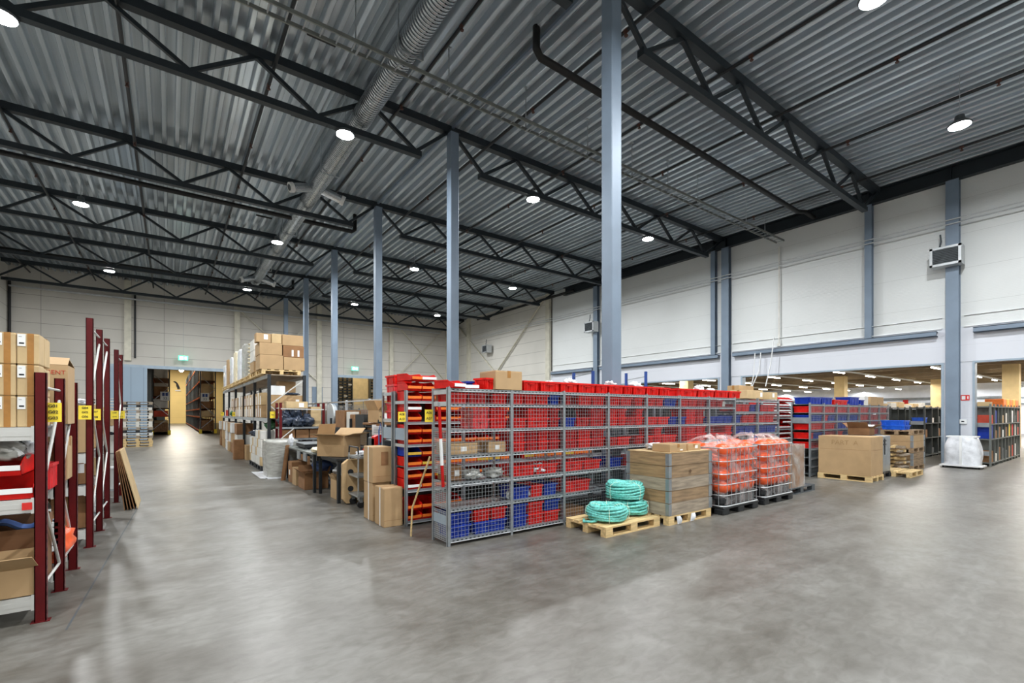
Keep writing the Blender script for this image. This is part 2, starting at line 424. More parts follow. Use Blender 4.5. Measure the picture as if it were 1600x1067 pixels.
solo(MB().box(XC - .035, YB, 9.93, XC + .035, YE, 10.0), 'tie_beam', 'steel_blue', 'slim blue-grey tie beam running along the tops of the middle columns', 'beam')
g = T('eaves_girder', 'deep dark steel girder along the top of the white right wall', 'girder', (XW - .03, 0, 9.5))
P(MB().box(-.02, YB, .03, -.05, 23.0, .5), 'web', 'steel_dark', g)
P(MB().box(-.24, YB, 0, 0, 23.0, .03), 'flange', 'steel_dark', g)
P(MB().box(-.24, YB, .48, 0, 23.0, .51), 'flange', 'steel_dark', g)
for y in (4.0, 6.3, 11.85, 12.45, 20.2): P(MB().box(-.2, y - .01, .03, -.03, y + .01, .48), 'stiffener', 'steel_dark', g)
def wallcol(y, w, z0, z1, lab, dep=.25, m='steel_blue'):
    t = T('wall_column', lab, 'column', (XW, y, z0), 0, 'steel columns on the right wall')
    P(MB().box(-dep, -w / 2, 0, -dep + .02, w / 2, z1 - z0), 'flange', m, t)
    P(MB().box(-.05, -w / 2, 0, -.03, w / 2, z1 - z0), 'flange', m, t)
    P(MB().box(-dep + .02, -.02, 0, -.05, w / 2 - .03, z1 - z0), 'web', m, t)
wallcol(3.95, .33, 0, 9.5, 'blue-grey wall column standing between the two rightmost openings, under the large louvre heater', .28)
wallcol(6.28, .22, 4.45, 9.5, 'slim blue-grey post on the white wall, ending above the wide opening')
wallcol(11.85, .36, 0, 9.5, 'blue-grey wall column beside the left edge of the wide opening')
wallcol(12.46, .22, 4.45, 9.5, 'slim blue-grey post on the white wall next to a full-height column')
wallcol(20.15, .33, 0, 9.5, 'blue-grey wall column mostly hidden behind the nearest middle column')
for a, b, lab in ((-6, 3.45, 'blue-grey mid-wall beam above the rightmost opening'), (4.35, 11.5, 'blue-grey mid-wall beam above the wide opening'), (12.2, 19.8, 'blue-grey mid-wall beam between the two slim wall posts and the big column'), (20.4, 24.3, 'blue-grey mid-wall beam at the end of the white cladding')):
    t = T('wall_beam', lab, 'beam', (XW, a, 4.36), 0, 'mid-wall beams on the right wall')
    P(MB().box(-.26, 0, 0, -.24, b - a, .17), 'web', 'steel_blue', t)
    P(MB().box(-.26, 0, 0, -.04, b - a, .02), 'flange', 'steel_blue', t)
    P(MB().box(-.26, 0, .15, -.04, b - a, .17), 'flange', 'steel_blue', t)
for y in (24.7, 35.4): solo(MB().box(XW - .2, y - .2, 0, XW, y + .2, 10), 'wall_column', 'beam_beige', 'pale beige column on the far part of the right wall, ' + ('where the white cladding ends' if y < 30 else 'close to the end corner'), 'column', group='beige wall columns')
for x, lab in ((-2.1, 'grey-beige column on the end wall above the blue sliding door'), (3.8, 'grey-beige column on the end wall behind the tall stacked goods'), (9.25, 'grey-beige column on the end wall above the narrow blue door'), (15.0, 'grey-beige column on the end wall beside the crossed braces'), (20.3, 'grey-beige column in the corner of the end wall')):
    solo(MB().box(x - .17, YE - .18, 5.02 if x < 0 else 0, x + .17, YE, 10), 'wall_column', 'beam_beige', lab, 'column', group='beige end wall columns')
def brace(p, q, lab, w=.14): solo(MB().bar(p, q, w, .06), 'wall_brace', 'beam_beige', lab, 'brace', group='beige wall braces')
brace((XW - .14, 37.3, 9.7), (XW - .14, 31.2, 5.0), 'beige diagonal brace on the right wall falling from the end corner')
brace((XW - .14, 25.0, 9.8), (XW - .14, 31.0, 5.0), 'beige diagonal brace on the right wall falling from where the white cladding ends')
brace((15.3, YE - .12, 9.4), (20.1, YE - .12, 4.6), 'beige diagonal brace on the end wall descending towards the corner')
brace((15.3, YE - .19, 4.6), (20.1, YE - .19, 9.4), 'beige diagonal brace on the end wall rising towards the corner')
brace((4.0, YE - .12, 8.9), (9.1, YE - .12, 4.2), 'beige diagonal brace on the end wall descending behind the blue columns')
brace((4.0, YE - .19, 4.2), (9.1, YE - .19, 8.9), 'beige diagonal brace on the end wall rising behind the blue columns')
solo(MB().tube([(XL + .1, YE - .2, 2), (XL + .1, YE - .2, 9.3)], .07), 'downpipe', 'pipe_black', 'black downpipe in the left corner of the end wall', 'pipe')
solo(MB().tube([(-1.75, YE - .1, 5.2), (-1.75, YE - .1, 9.2)], .05), 'downpipe', 'pipe_dark', 'dark slim pipe on the end wall above the blue sliding door', 'pipe')

# ================================================================ ROOF SERVICES
def lamp(x, y, lab):
    t = T('pendant_lamp', lab, 'ceiling lamp', (x, y, 8.78), 0, 'round high bay lamps')
    P(MB().lathe(0, 0, [(.22, 0), (.235, .03), (.16, .10), (.11, .12), (.09, .24), (.05, .26)], 24), 'housing', 'dark_grey', t)
    P(MB().lathe(0, 0, [(.205, -.012), (.205, .0)], 24), 'lens', 'lens', t)
    P(MB().tube([(0, 0, .25), (0, 0, 1.25)], .008, 5), 'suspension_wire', 'galv', t)
    la = bpy.data.lights.new('lamp_light', 'AREA'); la.shape = 'DISK'; la.size = .41; la.energy = LAMP_W; la.color = (.95, .98, 1.0); la.spread = math.radians(180)
    lo = bpy.data.objects.new('lamp_light', la); COL.objects.link(lo); lo.parent = t; lo.location = (0, 0, -.03)
LAMP_W = 500
rows = [(-2.41, 'over the dark red racks', 'left row'), (3.58, 'under the silver duct', 'duct row'), (9.66, 'between the middle columns and the wall', 'row right of the columns'), (15.6, 'nearest the white right wall', 'wall row')]
for x, w, nm in rows:
    for k, y in enumerate((-6.4, 2.8, 12.05, 21.3, 30.5)):
        if k == 0: continue
        lamp(x, y, 'glowing round lamp, %s in the row %s' % (ORD[k - 1], w))
for x, w, nm in rows:
    la = bpy.data.lights.new('lamp_light', 'AREA'); la.shape = 'DISK'; la.size = .41; la.energy = LAMP_W; la.color = (.95, .98, 1.0); la.spread = math.radians(180)
    lo = bpy.data.objects.new('lamp_light', la); COL.objects.link(lo); lo.location = (x, -6.4, 8.75)

def duct():
    t = T('spiral_duct', 'silver spiral ventilation duct running the length of the roof', 'duct', (4.0, 0, 9.36))
    m = MB(); prof = []; y = YB; n = 28; r = .25
    vs = []; fs = []; ys = []
    while y < 30.6:
        ys += [(y, r), (y + .055, r), (y + .062, r + .006), (y + .078, r + .006), (y + .085, r)]; y += .085
    for yy, rr in ys: vs += [(rr * math.cos(2 * PI * k / n), yy, rr * math.sin(2 * PI * k / n)) for k in range(n)]
    for i in range(len(ys) - 1):
        for k in range(n): j = (k + 1) % n; fs.append((i * n + k, i * n + n + k, i * n + n + j, i * n + j))
    fs.append(tuple(range(len(vs) - n, len(vs))))
    P(m.add(vs, fs), 'pipe', 'duct', t, smooth=True)
    for y in (16.6, 29.6):
        for s in (-1, 1):
            P(MB().tube([(s * .1, y, -.06), (s * .78, y - .1, -.28)], .14, 16), 'outlet', 'duct', t, smooth=False)
            P(MB().tube([(s * .76, y - .1, -.27), (s * .87, y - .115, -.31)], .16, 16), 'outlet_ring', 'duct_end', t)
            P(MB().tube([(s * .87, y - .115, -.31), (s * .885, y - .117, -.315)], .10, 12), 'outlet_valve', 'dark_grey', t)
    for y in (3, 9, 15, 21, 27): P(MB().box(-.27, y - .02, -.265, .27, y + .02, -.25).box(-.28, y - .02, -.26, -.26, y + .02, .66).box(.26, y - .02, -.26, .28, y + .02, .66), 'hanger', 'galv', t)
duct()
def tray():
    t = T('cable_tray', 'long grey ladder cable tray hung under the roof', 'cable tray', (0, 9.25, 8.95))
    for y in (-.15, .15): P(MB().box(-5, y - .016, -.035, 20.7, y + .016, .035), 'side_rail', 'shelf_grey', t)
    rm = MB().box(0, -.14, -.022, .025, .14, -.006).mesh('rung', 'galv'); x = -4.9
    while x < 20.7: P(rm, 'rung', 'galv', t, loc=(x, 0, 0)); x += .3
    for x in (-3, 0, 3, 5.1, 7.3, 9.5, 11.4, 13.2, 14.9, 16.6, 18.2, 19.7):
        P(MB().tube([(x, .15, .02), (x, .15, 1.1)], .014, 6).box(x - .05, .12, 1.05, x + .05, .18, 1.08).box(x - .02, -.16, -.05, x + .02, .17, -.032), 'hanger', 'galv', t)
tray()
def bigpipe(pts, lab): solo(MB().tube(pts, .082, 12), 'roof_drain_pipe', 'pipe_black', lab, 'pipe', smooth=True)
bigpipe([(6.36, 7.82, 10.05), (6.36, 7.82, 9.58), (6.48, 7.83, 9.45), (19.4, 8.03, 9.45), (20.1, 8.05, 9.62), (20.9, 8.07, 9.62)], 'black drain pipe hung under the roof from the nearest middle column to the right wall')
bigpipe([(-7.2, 19.6, 9.27), (6.1, 19.6, 9.27), (6.22, 19.6, 9.36), (6.22, 19.6, 10.0)], 'black drain pipe under the left roof, in front of the third column')
bigpipe([(-7.2, 31.6, 9.42), (6.1, 31.6, 9.42), (6.2, 31.6, 9.5), (6.2, 31.6, 10.0)], 'black drain pipe under the left roof close to the end wall')
bigpipe([(20.95, 22.0, 9.62), (20.95, 33.6, 9.62)], 'black drain pipe along the top of the far right wall')
for i, x in enumerate((-6.4, -3.6, -.83, 1.95, 4.86, 7.7, 10.5, 13.2, 16.1, 19.2)):
    t = T('sprinkler_pipe', 'thin dark sprinkler pipe along the roof, %s counted from the left wall' % ORD[i], 'sprinkler pipe', (x, 0, 9.74), 0, 'sprinkler pipes under the roof')
    P(MB().tube([(0, YB, 0), (0, YE - .2, 0)], .04, 8), 'pipe', 'pipe_dark', t)
    y = 2.2 + (i % 2) * 1.2
    hd = MB().tube([(0, 0, 0), (0, 0, -.10)], .02, 6).lathe(0, 0, [(.035, -.12), (.045, -.10), (.03, -.09)], 8).tube([(0, -.05, 0), (0, .05, 0)], .045, 8).mesh('sprinkler_head', 'brass')
    while y < 36:
        P(hd, 'sprinkler_head', 'brass', t, loc=(0, y, 0)); y += 3.1
for dx, z, lab in ((-.2, 8.17, 'upper thin conduit along the white right wall'), (-.2, 8.03, 'lower thin conduit along the white right wall')):
    solo(MB().tube([(XW - .32, -6, z), (XW - .32, 34.4, z)], .022, 8), 'conduit', 'galv_bright', lab, 'conduit')
t = T('wall_cable_tray', 'pale cable tray along the top of the end wall', 'cable tray', (0, YE - .3, 8.8))
P(MB().box(XL + .1, -.1, 0, 19.5, .1, .02), 'tray_floor', 'galv_bright', t); P(MB().box(XL + .1, -.11, 0, 19.5, -.1, .07), 'side_rail', 'galv_bright', t)
def heater(y, z, w, h, lab, x=XW):
    t = T('wall_heater', lab, 'fan heater', (x - .62, y, z), 0, 'louvred fan heaters on the right wall')
    P(MB().box(.0, -w / 2, -h / 2, .42, w / 2, h / 2), 'housing', 'galv_bright', t)
    fr = MB(); e = .07
    fr.box(-.04, -w / 2, -h / 2, 0, w / 2, -h / 2 + e).box(-.04, -w / 2, h / 2 - e, 0, w / 2, h / 2).box(-.04, -w / 2, -h / 2, 0, -w / 2 + e, h / 2).box(-.04, w / 2 - e, -h / 2, 0, w / 2, h / 2)
    P(fr, 'frame', 'galv_bright', t)
    P(MB().box(-.004, -w / 2 + e, -h / 2 + e, .0, w / 2 - e, h / 2 - e), 'grille_back', 'black_steel', t)
    n = 9; s = MB()
    for k in range(n):
        zz = -h / 2 + e + (h - 2 * e) * (k + .5) / n
        s.add([(-.035, -w / 2 + e, zz - .025), (-.035, w / 2 - e, zz - .025), (-.005, w / 2 - e, zz + .025), (-.005, -w / 2 + e, zz + .025)], [(0, 1, 2, 3), (3, 2, 1, 0)])
    P(s, 'louvres', 'galv', t)
    P(MB().box(.42, -.12, -h * .2, .60, .12, h * .2), 'bracket', 'steel_blue', t)
    P(MB().tube([(.2, w * .25, h / 2), (.25, w * .2, h / 2 + .25), (.3, w * .24, h / 2 + .5)], .025, 7), 'hose', 'dark_grey', t)
heater(4.05, 6.93, .78, .62, 'large grey louvred fan heater on the rightmost wall column')
heater(20.3, 7.0, .78, .62, 'grey louvred fan heater half hidden behind the nearest middle column')
heater(32.0, 6.95, .78, .62, 'small-looking grey louvred fan heater far down the right wall between two braces')
solo(MB().tube([(XW - .1, 9.5, 8.9), (XW - .1, 9.5, 4.75)], .03, 6).box(XW - .16, 9.44, 4.62, XW - .03, 9.56, 4.75), 'power_pole', 'offwhite', 'cream cable pole on the white wall above the wide opening', 'cable pole')
m = MB()
for a, b, c in (((20.9, 9.6, 5.0), (20.85, 9.7, 3.9), (20.7, 9.85, 2.9)), ((20.9, 10.15, 4.4), (20.85, 10.2, 3.6), (20.7, 10.5, 2.75)), ((20.9, 10.4, 4.4), (20.87, 10.45, 3.4), (20.8, 10.55, 2.8))): m.tube([a, b, c], .022, 6)
solo(m, 'loose_cables', 'white', 'loose white cables dangling from the beam into the wide opening', 'cable')
for x, y, k in ((.72, YE - .5, 0), (11.85, YE - .5, 1)):
    t = T('exit_sign', 'green glowing exit sign hung over the ' + ('tall doorway in the end wall' if k == 0 else 'right-hand doorway in the end wall'), 'exit sign', (x, y, 5.26 if k else 5.33), 0, 'glowing exit signs')
    P(MB().box(-.26, -.03, -.15, .26, .03, .15), 'case', 'exit_green', t)
    m = MB().box(-.2, -.036, -.1, .02, -.03, .1); m.box(.08, -.036, -.1, .2, -.03, .1)
    P(m, 'pictogram', 'exit_white', t)
    P(MB().tube([(0, 0, .15), (0, 0, 3.3)], .008, 5), 'suspension_wire', 'galv', t)
solo(MB().lathe(0, 0, [(.06, 0), (.07, .03), (.05, .05)], 12), 'smoke_detector', 'white', 'small white smoke detector under the left roof', 'smoke detector', (-.55, 7.4, 9.96))
for y, x in ((9.3, 2.6), (10.8, 2.7), (14, 3.0), (22, 3.2)):
    solo(MB().box(-.3, -.03, 0, .3, .03, .05), 'roof_bracket', 'pipe_black', 'short black bracket under the roof beside the silver duct, %s' % {9.3: 'nearest one', 10.8: 'just before the cable tray', 14: 'before the duct outlets', 22: 'far along the duct'}[y], 'bracket', (x, y, 9.95))
# camera
cd = bpy.data.cameras.new('camera'); co = bpy.data.objects.new('camera', cd); COL.objects.link(co)
cd.sensor_width = 36; cd.lens = 732.5 / 1600 * 36; cd.shift_y = 111.5 / 1600; cd.clip_end = 400
co.location = (0, 0, 1.76); co.rotation_euler = (PI / 2, 0, -math.atan(535 / 732.5))
scene.camera = co
w = bpy.data.worlds.new('world'); w.use_nodes = True; scene.world = w
w.node_tree.nodes['Background'].inputs['Color'].default_value = (.6, .65, .7, 1); w.node_tree.nodes['Background'].inputs['Strength'].default_value = .2
vs = scene.view_settings; vs.view_transform = 'Standard'; vs.look = 'None'; vs.gamma = 1; vs.use_curve_mapping = False; vs.exposure = 0.0
scene.cycles.max_bounces = 10; scene.cycles.diffuse_bounces = 5; scene.cycles.transparent_max_bounces = 24; scene.cycles.sample_clamp_indirect = 6
# ================================================================ BIN SHELVING
MC = {}
def tote_mesh(w, d, h, m):
    key = ('t', round(w, 3), round(d, 3), round(h, 3), m)
    if key in MC: return MC[key]
    b = MB(); t = .007; wi, di = w - .03, d - .03
    b.frustum(0, 0, 0, h - .02, wi * .94, di * .95, wi, di)
    b.frustum(0, 0, t, h, wi * .94 - 2 * t, di * .95 - 2 * t, wi - 2 * t, di - 2 * t, True, True)
    for s in (-1, 1):
        b.box(-w / 2, s * (d / 2 - .018), h - .026, w / 2, s * d / 2, h).box(s * (w / 2 - .018), -d / 2 + .018, h - .026, s * w / 2, d / 2 - .018, h)
        for q in (-.3, 0, .3): b.box(w * q - .008, s * (d / 2 - .028), .01, w * q + .008, s * (d / 2 - .009), h - .03)
        b.box(-w * .16, s * (d / 2 - .012), h - .055, w * .16, s * (d / 2 + .004), h - .042)
        for q in (-.3, .3): b.box(s * (w / 2 - .028), d * q - .008, .01, s * (w / 2 - .009), d * q + .008, h - .03)
    MC[key] = b.mesh('storage_bin', m); return MC[key]
def pick_mesh(w, d, h, m):
    key = ('p', round(w, 3), round(d, 3), round(h, 3), m)
    if key in MC: return MC[key]
    b = MB(); t = .006; y0, y1 = -d / 2, d / 2
    pr = [(y0, .0), (y1, .0), (y1, h), (y0 + d * .34, h), (y0 + .02, h * .62), (y0 - .02, h * .46)]
    for s in (-1, 1):
        xa, xb = s * w / 2, s * (w / 2 - t); k = len(pr)
        vs = [(xa, y, z) for y, z in pr] + [(xb, y, z) for y, z in pr]
        b.add(vs, [tuple(range(k)), tuple(range(2 * k - 1, k - 1, -1))] + [(i, (i + 1) % k, k + (i + 1) % k, k + i) for i in range(k)])
        b.box(s * w / 2, y0 + d * .3, h - .02, s * (w / 2 + .006), y1, h)
    b.box(-w / 2, y1 - t, 0, w / 2, y1, h).box(-w / 2, y0, 0, w / 2, y1, t)
    b.add([(-w / 2, y0, 0), (w / 2, y0, 0), (w / 2, y0 - .02, h * .46), (-w / 2, y0 - .02, h * .46), (-w / 2, y0 + t, 0), (w / 2, y0 + t, 0), (w / 2, y0 - .02 + t, h * .46), (-w / 2, y0 - .02 + t, h * .46)],
          [(0, 1, 2, 3), (5, 4, 7, 6), (3, 2, 6, 7)])
    MC[key] = b.mesh('picking_bin', m); return MC[key]
def strip_mesh(w, m):
    key = ('s', round(w, 3), m)
    if key not in MC: MC[key] = MB().box(-w / 2, -.006, -.021, w / 2, .004, .021).mesh('label_strip', m)
    return MC[key]
COLN = {'red': 'red', 'red_dark': 'dark red', 'red_pale': 'pale red', 'blue': 'blue', 'blue_bright': 'bright blue'}
def tote(x, y, z, w, d, h, m, label, group, rz=0):
    return solo(tote_mesh(w, d, h, m), 'storage_bin', m, label, 'storage bin', (x, y, z), rz, group)
def pick(x, y, z, w, d, h, m, lip, label, group, rz=0, tilt=0):
    o = solo(pick_mesh(w, d, h, m), 'picking_bin', m, label, 'picking bin', (x, y, z), rz, group)
    if tilt: o.rotation_euler = (tilt, 0, rz)
    P(strip_mesh(w * .97, lip), 'label_strip', lip, o, loc=(0, -d / 2 - .018, h * .36))
    return o
def wire_panel(w, h, m='galv_bright', s=.054, t=.0036):
    key = ('w', round(w, 3), round(h, 3), m, s)
    if key in MC: return MC[key]
    b = MB(); n = round(w / s)
    for i in range(n + 1): xx = w * i / n; b.box(xx - t / 2, -t / 2, 0, xx + t / 2, t / 2, h)
    n = round(h / s)
    for i in range(n + 1): zz = h * i / n; b.box(0, -t, zz - t / 2, w, 0, zz + t / 2)
    MC[key] = b.mesh('mesh_panel', m); return MC[key]
def rack_unit(name, label, x0, y0, bays, bw, depth, levels, top, mesh_front=False, mesh_end=False, m='galv', cat='shelving', back=None):
    """levels: one list of shelf heights, or one per bay"""
    t = T(name, label, cat, (x0, y0, 0))
    post = MB().box(-.022, 0, 0, .022, .006, top).box(-.022, 0, 0, -.016, .04, top)
    for k in range(int(top / .06)): post.box(-.006, -.0012, .05 + k * .06, .006, .0, .075 + k * .06)
    pm = post.mesh('post', m); p2 = MB().box(-.022, -.006, 0, .022, 0, top).box(-.022, -.04, 0, -.016, 0, top).mesh('post', m)
    for i in range(bays + 1):
        P(pm, 'post', m, t, loc=(i * bw, 0, 0)); P(p2, 'post', m, t, loc=(i * bw, depth, 0))
    sh = MB().box(.022, .008, -.006, bw - .022, depth - .008, 0).box(.022, .004, -.034, bw - .022, .009, 0).box(.022, depth - .009, -.034, bw - .022, depth - .004, 0).box(.022, -.003, -.037, bw - .022, .008, -.031)
    sm = sh.mesh('shelf', m)
    em = MB().box(.022, -.005, -.040, bw - .022, .002, -.033).mesh('lip_highlight', 'edge_highlight'); so = MB()  # whiter strip paints the bright line of light along the shelf lip
    for k in range(14): so.box(.05 + k * (bw - .1) / 14, .0028, -.026, .05 + k * (bw - .1) / 14 + .032, .0042, -.012)
    so = so.mesh('slot_row', 'ink')
    for i in range(bays):
        for z in (levels[i] if isinstance(levels[0], (list, tuple)) else levels):
            P(sm, 'shelf', m, t, loc=(i * bw, 0, z)); P(em, 'lip_highlight', m, t, loc=(i * bw, 0, z))
            if y0 < 6: P(so, 'slot_row', 'ink', t, loc=(i * bw, 0, z))
    if back:  # dark sheets added behind the bins so the gaps look shaded
        for i in range(bays): P(MB().box(i * bw + .02, depth - .004, .06, i * bw + bw - .02, depth - .001, top - .03), 'gap_shade_sheet', back, t)
    if mesh_front:
        for i in range(bays): P(wire_panel(bw - .05, top - .12, 'galv'), 'mesh_panel', 'galv', t, loc=(i * bw + .025, -.004, .08))
    if mesh_end:
        pe = P(wire_panel(depth - .06, .62, s=.028, t=.004), 'mesh_panel', 'galv_bright', t, loc=(-.012, .03, .94)); pe.rotation_euler = (0, 0, PI / 2)
        pe = P(wire_panel(depth - .06, .40, s=.028, t=.004), 'mesh_panel', 'galv_bright', t, loc=(-.012, .03, .05)); pe.rotation_euler = (0, 0, PI / 2)
        pe = P(wire_panel(depth - .06, .36, s=.028, t=.004), 'mesh_panel', 'galv_bright', t, loc=(-.012, .03, .48)); pe.rotation_euler = (0, 0, PI / 2)
        P(MB().box(-.014, .03, .27, -.008, depth - .03, .39), 'end_plate', 'steel_pale', t)
        for z in (1.88, 2.04): P(MB().box(-.014, .03, z - .03, -.006, depth - .03, z + .03), 'end_plate', 'galv_bright', t)
    return t

# ---- row A: long mesh-backed rack in the middle of the floor
AX, AY, ABW, AD = 2.965, 5.46, 1.02, .46
lv7 = [.085, .49, .83, 1.19, 1.54, 1.885, 2.085]; lv2 = [.085, .49, .93, 1.29, 1.54, 1.79, 2.05]
rack_unit('mesh_shelving_rack', 'long galvanised shelving rack with wire mesh back facing the open floor', AX, AY, 9, ABW, AD, [lv7] * 7 + [lv2] * 2, 2.10, True, True)
LEVN = {6: 'top shelf', 5: 'second shelf down', 4: 'third shelf down', 3: 'fourth shelf down', 2: 'fifth shelf down', 1: 'bottom shelf'}
M = {'r': 'red', 'R': 'red_dark', 'p': 'red_pale', 'b': 'blue', 'B': 'blue'}
A = {
 0: {6: 'r0-30 R31-62 r71-98', 5: 'p37-66x2 r67-98x2', 1: 'b1-35x2 b39-97 r39-68@1 r69-97@1'},
 1: {6: 'r0-24 r25-48 r49-74 b76-97', 5: 'r1-29 r30-74x2 R75-97x2', 4: 'r1-27x2 R28-50x2 r51-73x2 R74-97x2', 3: 'r0-46 r47-93', 2: 'b2-36 r37-62 b63-92', 1: 'b1-31x2 r32-63x2 r64-97 b64-97@1'},
 2: {6: 'R0-17 r34-66 r67-97', 5: 'b1-27 R29-60 R62-97x2', 4: 'R1-32x2 r33-64x2 R65-97x2', 3: 'r1-45 r46-88', 2: 'r3-62'},
 3: {6: 'r1-33 r34-66 r72-97', 5: 'r1-27x2 r28-50x2 R51-74 r75-97x2', 4: 'R1-24 r25-60 R76-97', 3: 'b2-38 R42-68 r69-97'},
 4: {6: 'r1-30 r31-54 B58-97', 5: 'r1-36 r37-72 b75-97', 4: 'r1-24 r25-50x2 r51-97'},
 5: {6: 'r1-33 r34-65 R66-97', 5: 'b1-24 r25-60x2 R61-90x2', 4: 'R1-25x2 r26-60x2 r61-97x2'},
 6: {6: 'R1-33 R34-60', 5: 'b1-32 b33-64 b65-97', 4: 'r1-32 r33-66 r68-97x2'},
 7: {6: 'r1-37 r38-72 B75-97', 5: 'b1-32 r38-66 r67-94', 4: 'b1-48x1 b49-97x1'},
 8: {6: 'b1-15 r19-55 r56-92', 5: 'r1-46 r47-88', 4: 'b1-48 b49-97'},
}
import re
POSN = ['left end', 'left part', 'middle', 'right part', 'right end']
for bay, levs in A.items():
    L = lv7 if bay < 7 else lv2
    for lev, spec in levs.items():
        for s in spec.split():
            c, a, b_, x2, at = re.match(r'(\w)(\d+)-(\d+)(?:x(\d))?(?:@(\d))?', s).groups()
            a, b_ = int(a) / 100, int(b_) / 100; n = int(x2 or 1); at = int(at or 0)
            z0 = L[lev - 1]; clear = (L[lev] if lev < 7 else 9) - z0 - .04
            h = min(.165, clear * (.47 if clear > .25 else .93))
            if n == 1 and at == 0 and lev == 2: h = .18
            w = (b_ - a) * .97; xc = AX + bay * ABW + .025 + (a + b_) / 2 * .97; mm = M[c]
            for k in range(n):
                kk = k + at
                pos = POSN[min(4, int((a + b_) / 2 * 5))]
                where = '' if n == 1 and at == 0 else (', lower' if kk == 0 else ', upper')
                tote(xc, AY + .03 + .2, z0 + kk * (h + .004), w - .006, .39, h, mm, '%s bin, %s of %s, %s bay behind the mesh%s' % (COLN[mm], pos, LEVN[lev], ORD[bay], where), 'plastic bins behind the wire mesh of the long rack')
# bins standing on top of the long rack
tops = [(4.22, .30), (4.54, .40), (4.95, .38), (5.34, .40), (5.75, .30), (6.06, .38), (6.45, .24), (6.70, .36), (7.07, .38), (7.46, .32)]
for k, (x, w) in enumerate(tops):
    tote(x + w / 2, 5.68, 2.09, w - .004, .40, .15, 'red', 'bright red bin on top of the long mesh rack, %s from the large carton' % ORD[k], 'red bins on top of the long rack')
for k, (x, w) in enumerate([(8.0, .7), (8.71, .62), (9.34, .55), (9.90, .5)]):
    tote(x + w / 2, 5.68, 2.09, w - .004, .40, .15, 'red', 'long bright red bin on the mesh rack top, %s after the gap' % ORD[k], 'long red bins on top of the far rack end')
def crumple(x, y, z, rx, ry, rz, m, label, cat, name='plastic_bag', seed=1, amp=.35, group=None):
    return solo(MB().blob(0, 0, rz * .86, rx, ry, rz, seed, amp, 2.4, 24, 14, 0), name, m, label, cat, (x, y, z), 0, group, True)
for k, (x, z, s) in enumerate([(5.32, 2.2, .10), (6.28, 2.2, .10), (6.95, 2.2, .12), (9.0, 2.2, .12), (9.45, 2.2, .08), (4.85, 2.2, .06)]):
    crumple(x, 5.66, z, s * 1.1, .08, s * .6, 'white_wrap', 'crumpled white sack poking out of the top row of red bins, %s from left' % ORD[[1, 2, 3, 4, 5, 0][k]], 'plastic bag', 'plastic_sack', k, .7, 'sacks in the top bins')

# ---- cartons
def carton(x, y, z, w, d, h, label, m='card', rz=0, group=None, tape='tape', tapeaxis=0, paper=None, seam=True, name='cardboard_box', tapesides=True):
    """closed cardboard box, origin under its centre; paper = list of (face, u, v, w, h)"""
    t = T(name, label, 'cardboard box', (x, y, z), rz, group)
    b = MB().bbox(-w / 2, -d / 2, 0, w / 2, d / 2, h - .006, .006)
    g = .004
    if tapeaxis == 0: b.box(-w / 2 + .004, -d / 2 + .004, h - .006, w / 2 - .004, -g, h).box(-w / 2 + .004, g, h - .006, w / 2 - .004, d / 2 - .004, h)
    else: b.box(-w / 2 + .004, -d / 2 + .004, h - .006, -g, d / 2 - .004, h).box(g, -d / 2 + .004, h - .006, w / 2 - .004, d / 2 - .004, h)
    P(b, 'body', m, t)
    if tape:
        tw = .03; e = .0015; k = MB(); dr = min(.45 * h, .10) if tapesides is True else (tapesides or .0)
        if tapeaxis == 0:
            k.box(-w / 2 - e, -tw, h, w / 2 + e, tw, h + e)
            if dr: k.box(-w / 2 - e, -tw, h - dr, -w / 2, tw, h).box(w / 2, -tw, h - dr, w / 2 + e, tw, h)
        else:
            k.box(-tw, -d / 2 - e, h, tw, d / 2 + e, h + e)
            if dr: k.box(-tw, -d / 2 - e, h - dr, tw, -d / 2, h).box(-tw, d / 2, h - dr, tw, d / 2 + e, h)
        P(k, 'packing_tape', tape, t)
    for f, u, v, pw, ph in paper or []:
        e = .003
        if f == 'f': q = MB().box(u - pw / 2, -d / 2 - e, v, u + pw / 2, -d / 2 + .001, v + ph)
        elif f == 'l': q = MB().box(-w / 2 - e, u - pw / 2, v, -w / 2 + .001, u + pw / 2, v + ph)
        else: q = MB().box(u - pw / 2, v, h, u + pw / 2, v + ph, h + e)
        P(q, 'paper_label', 'paper', t)
    return t
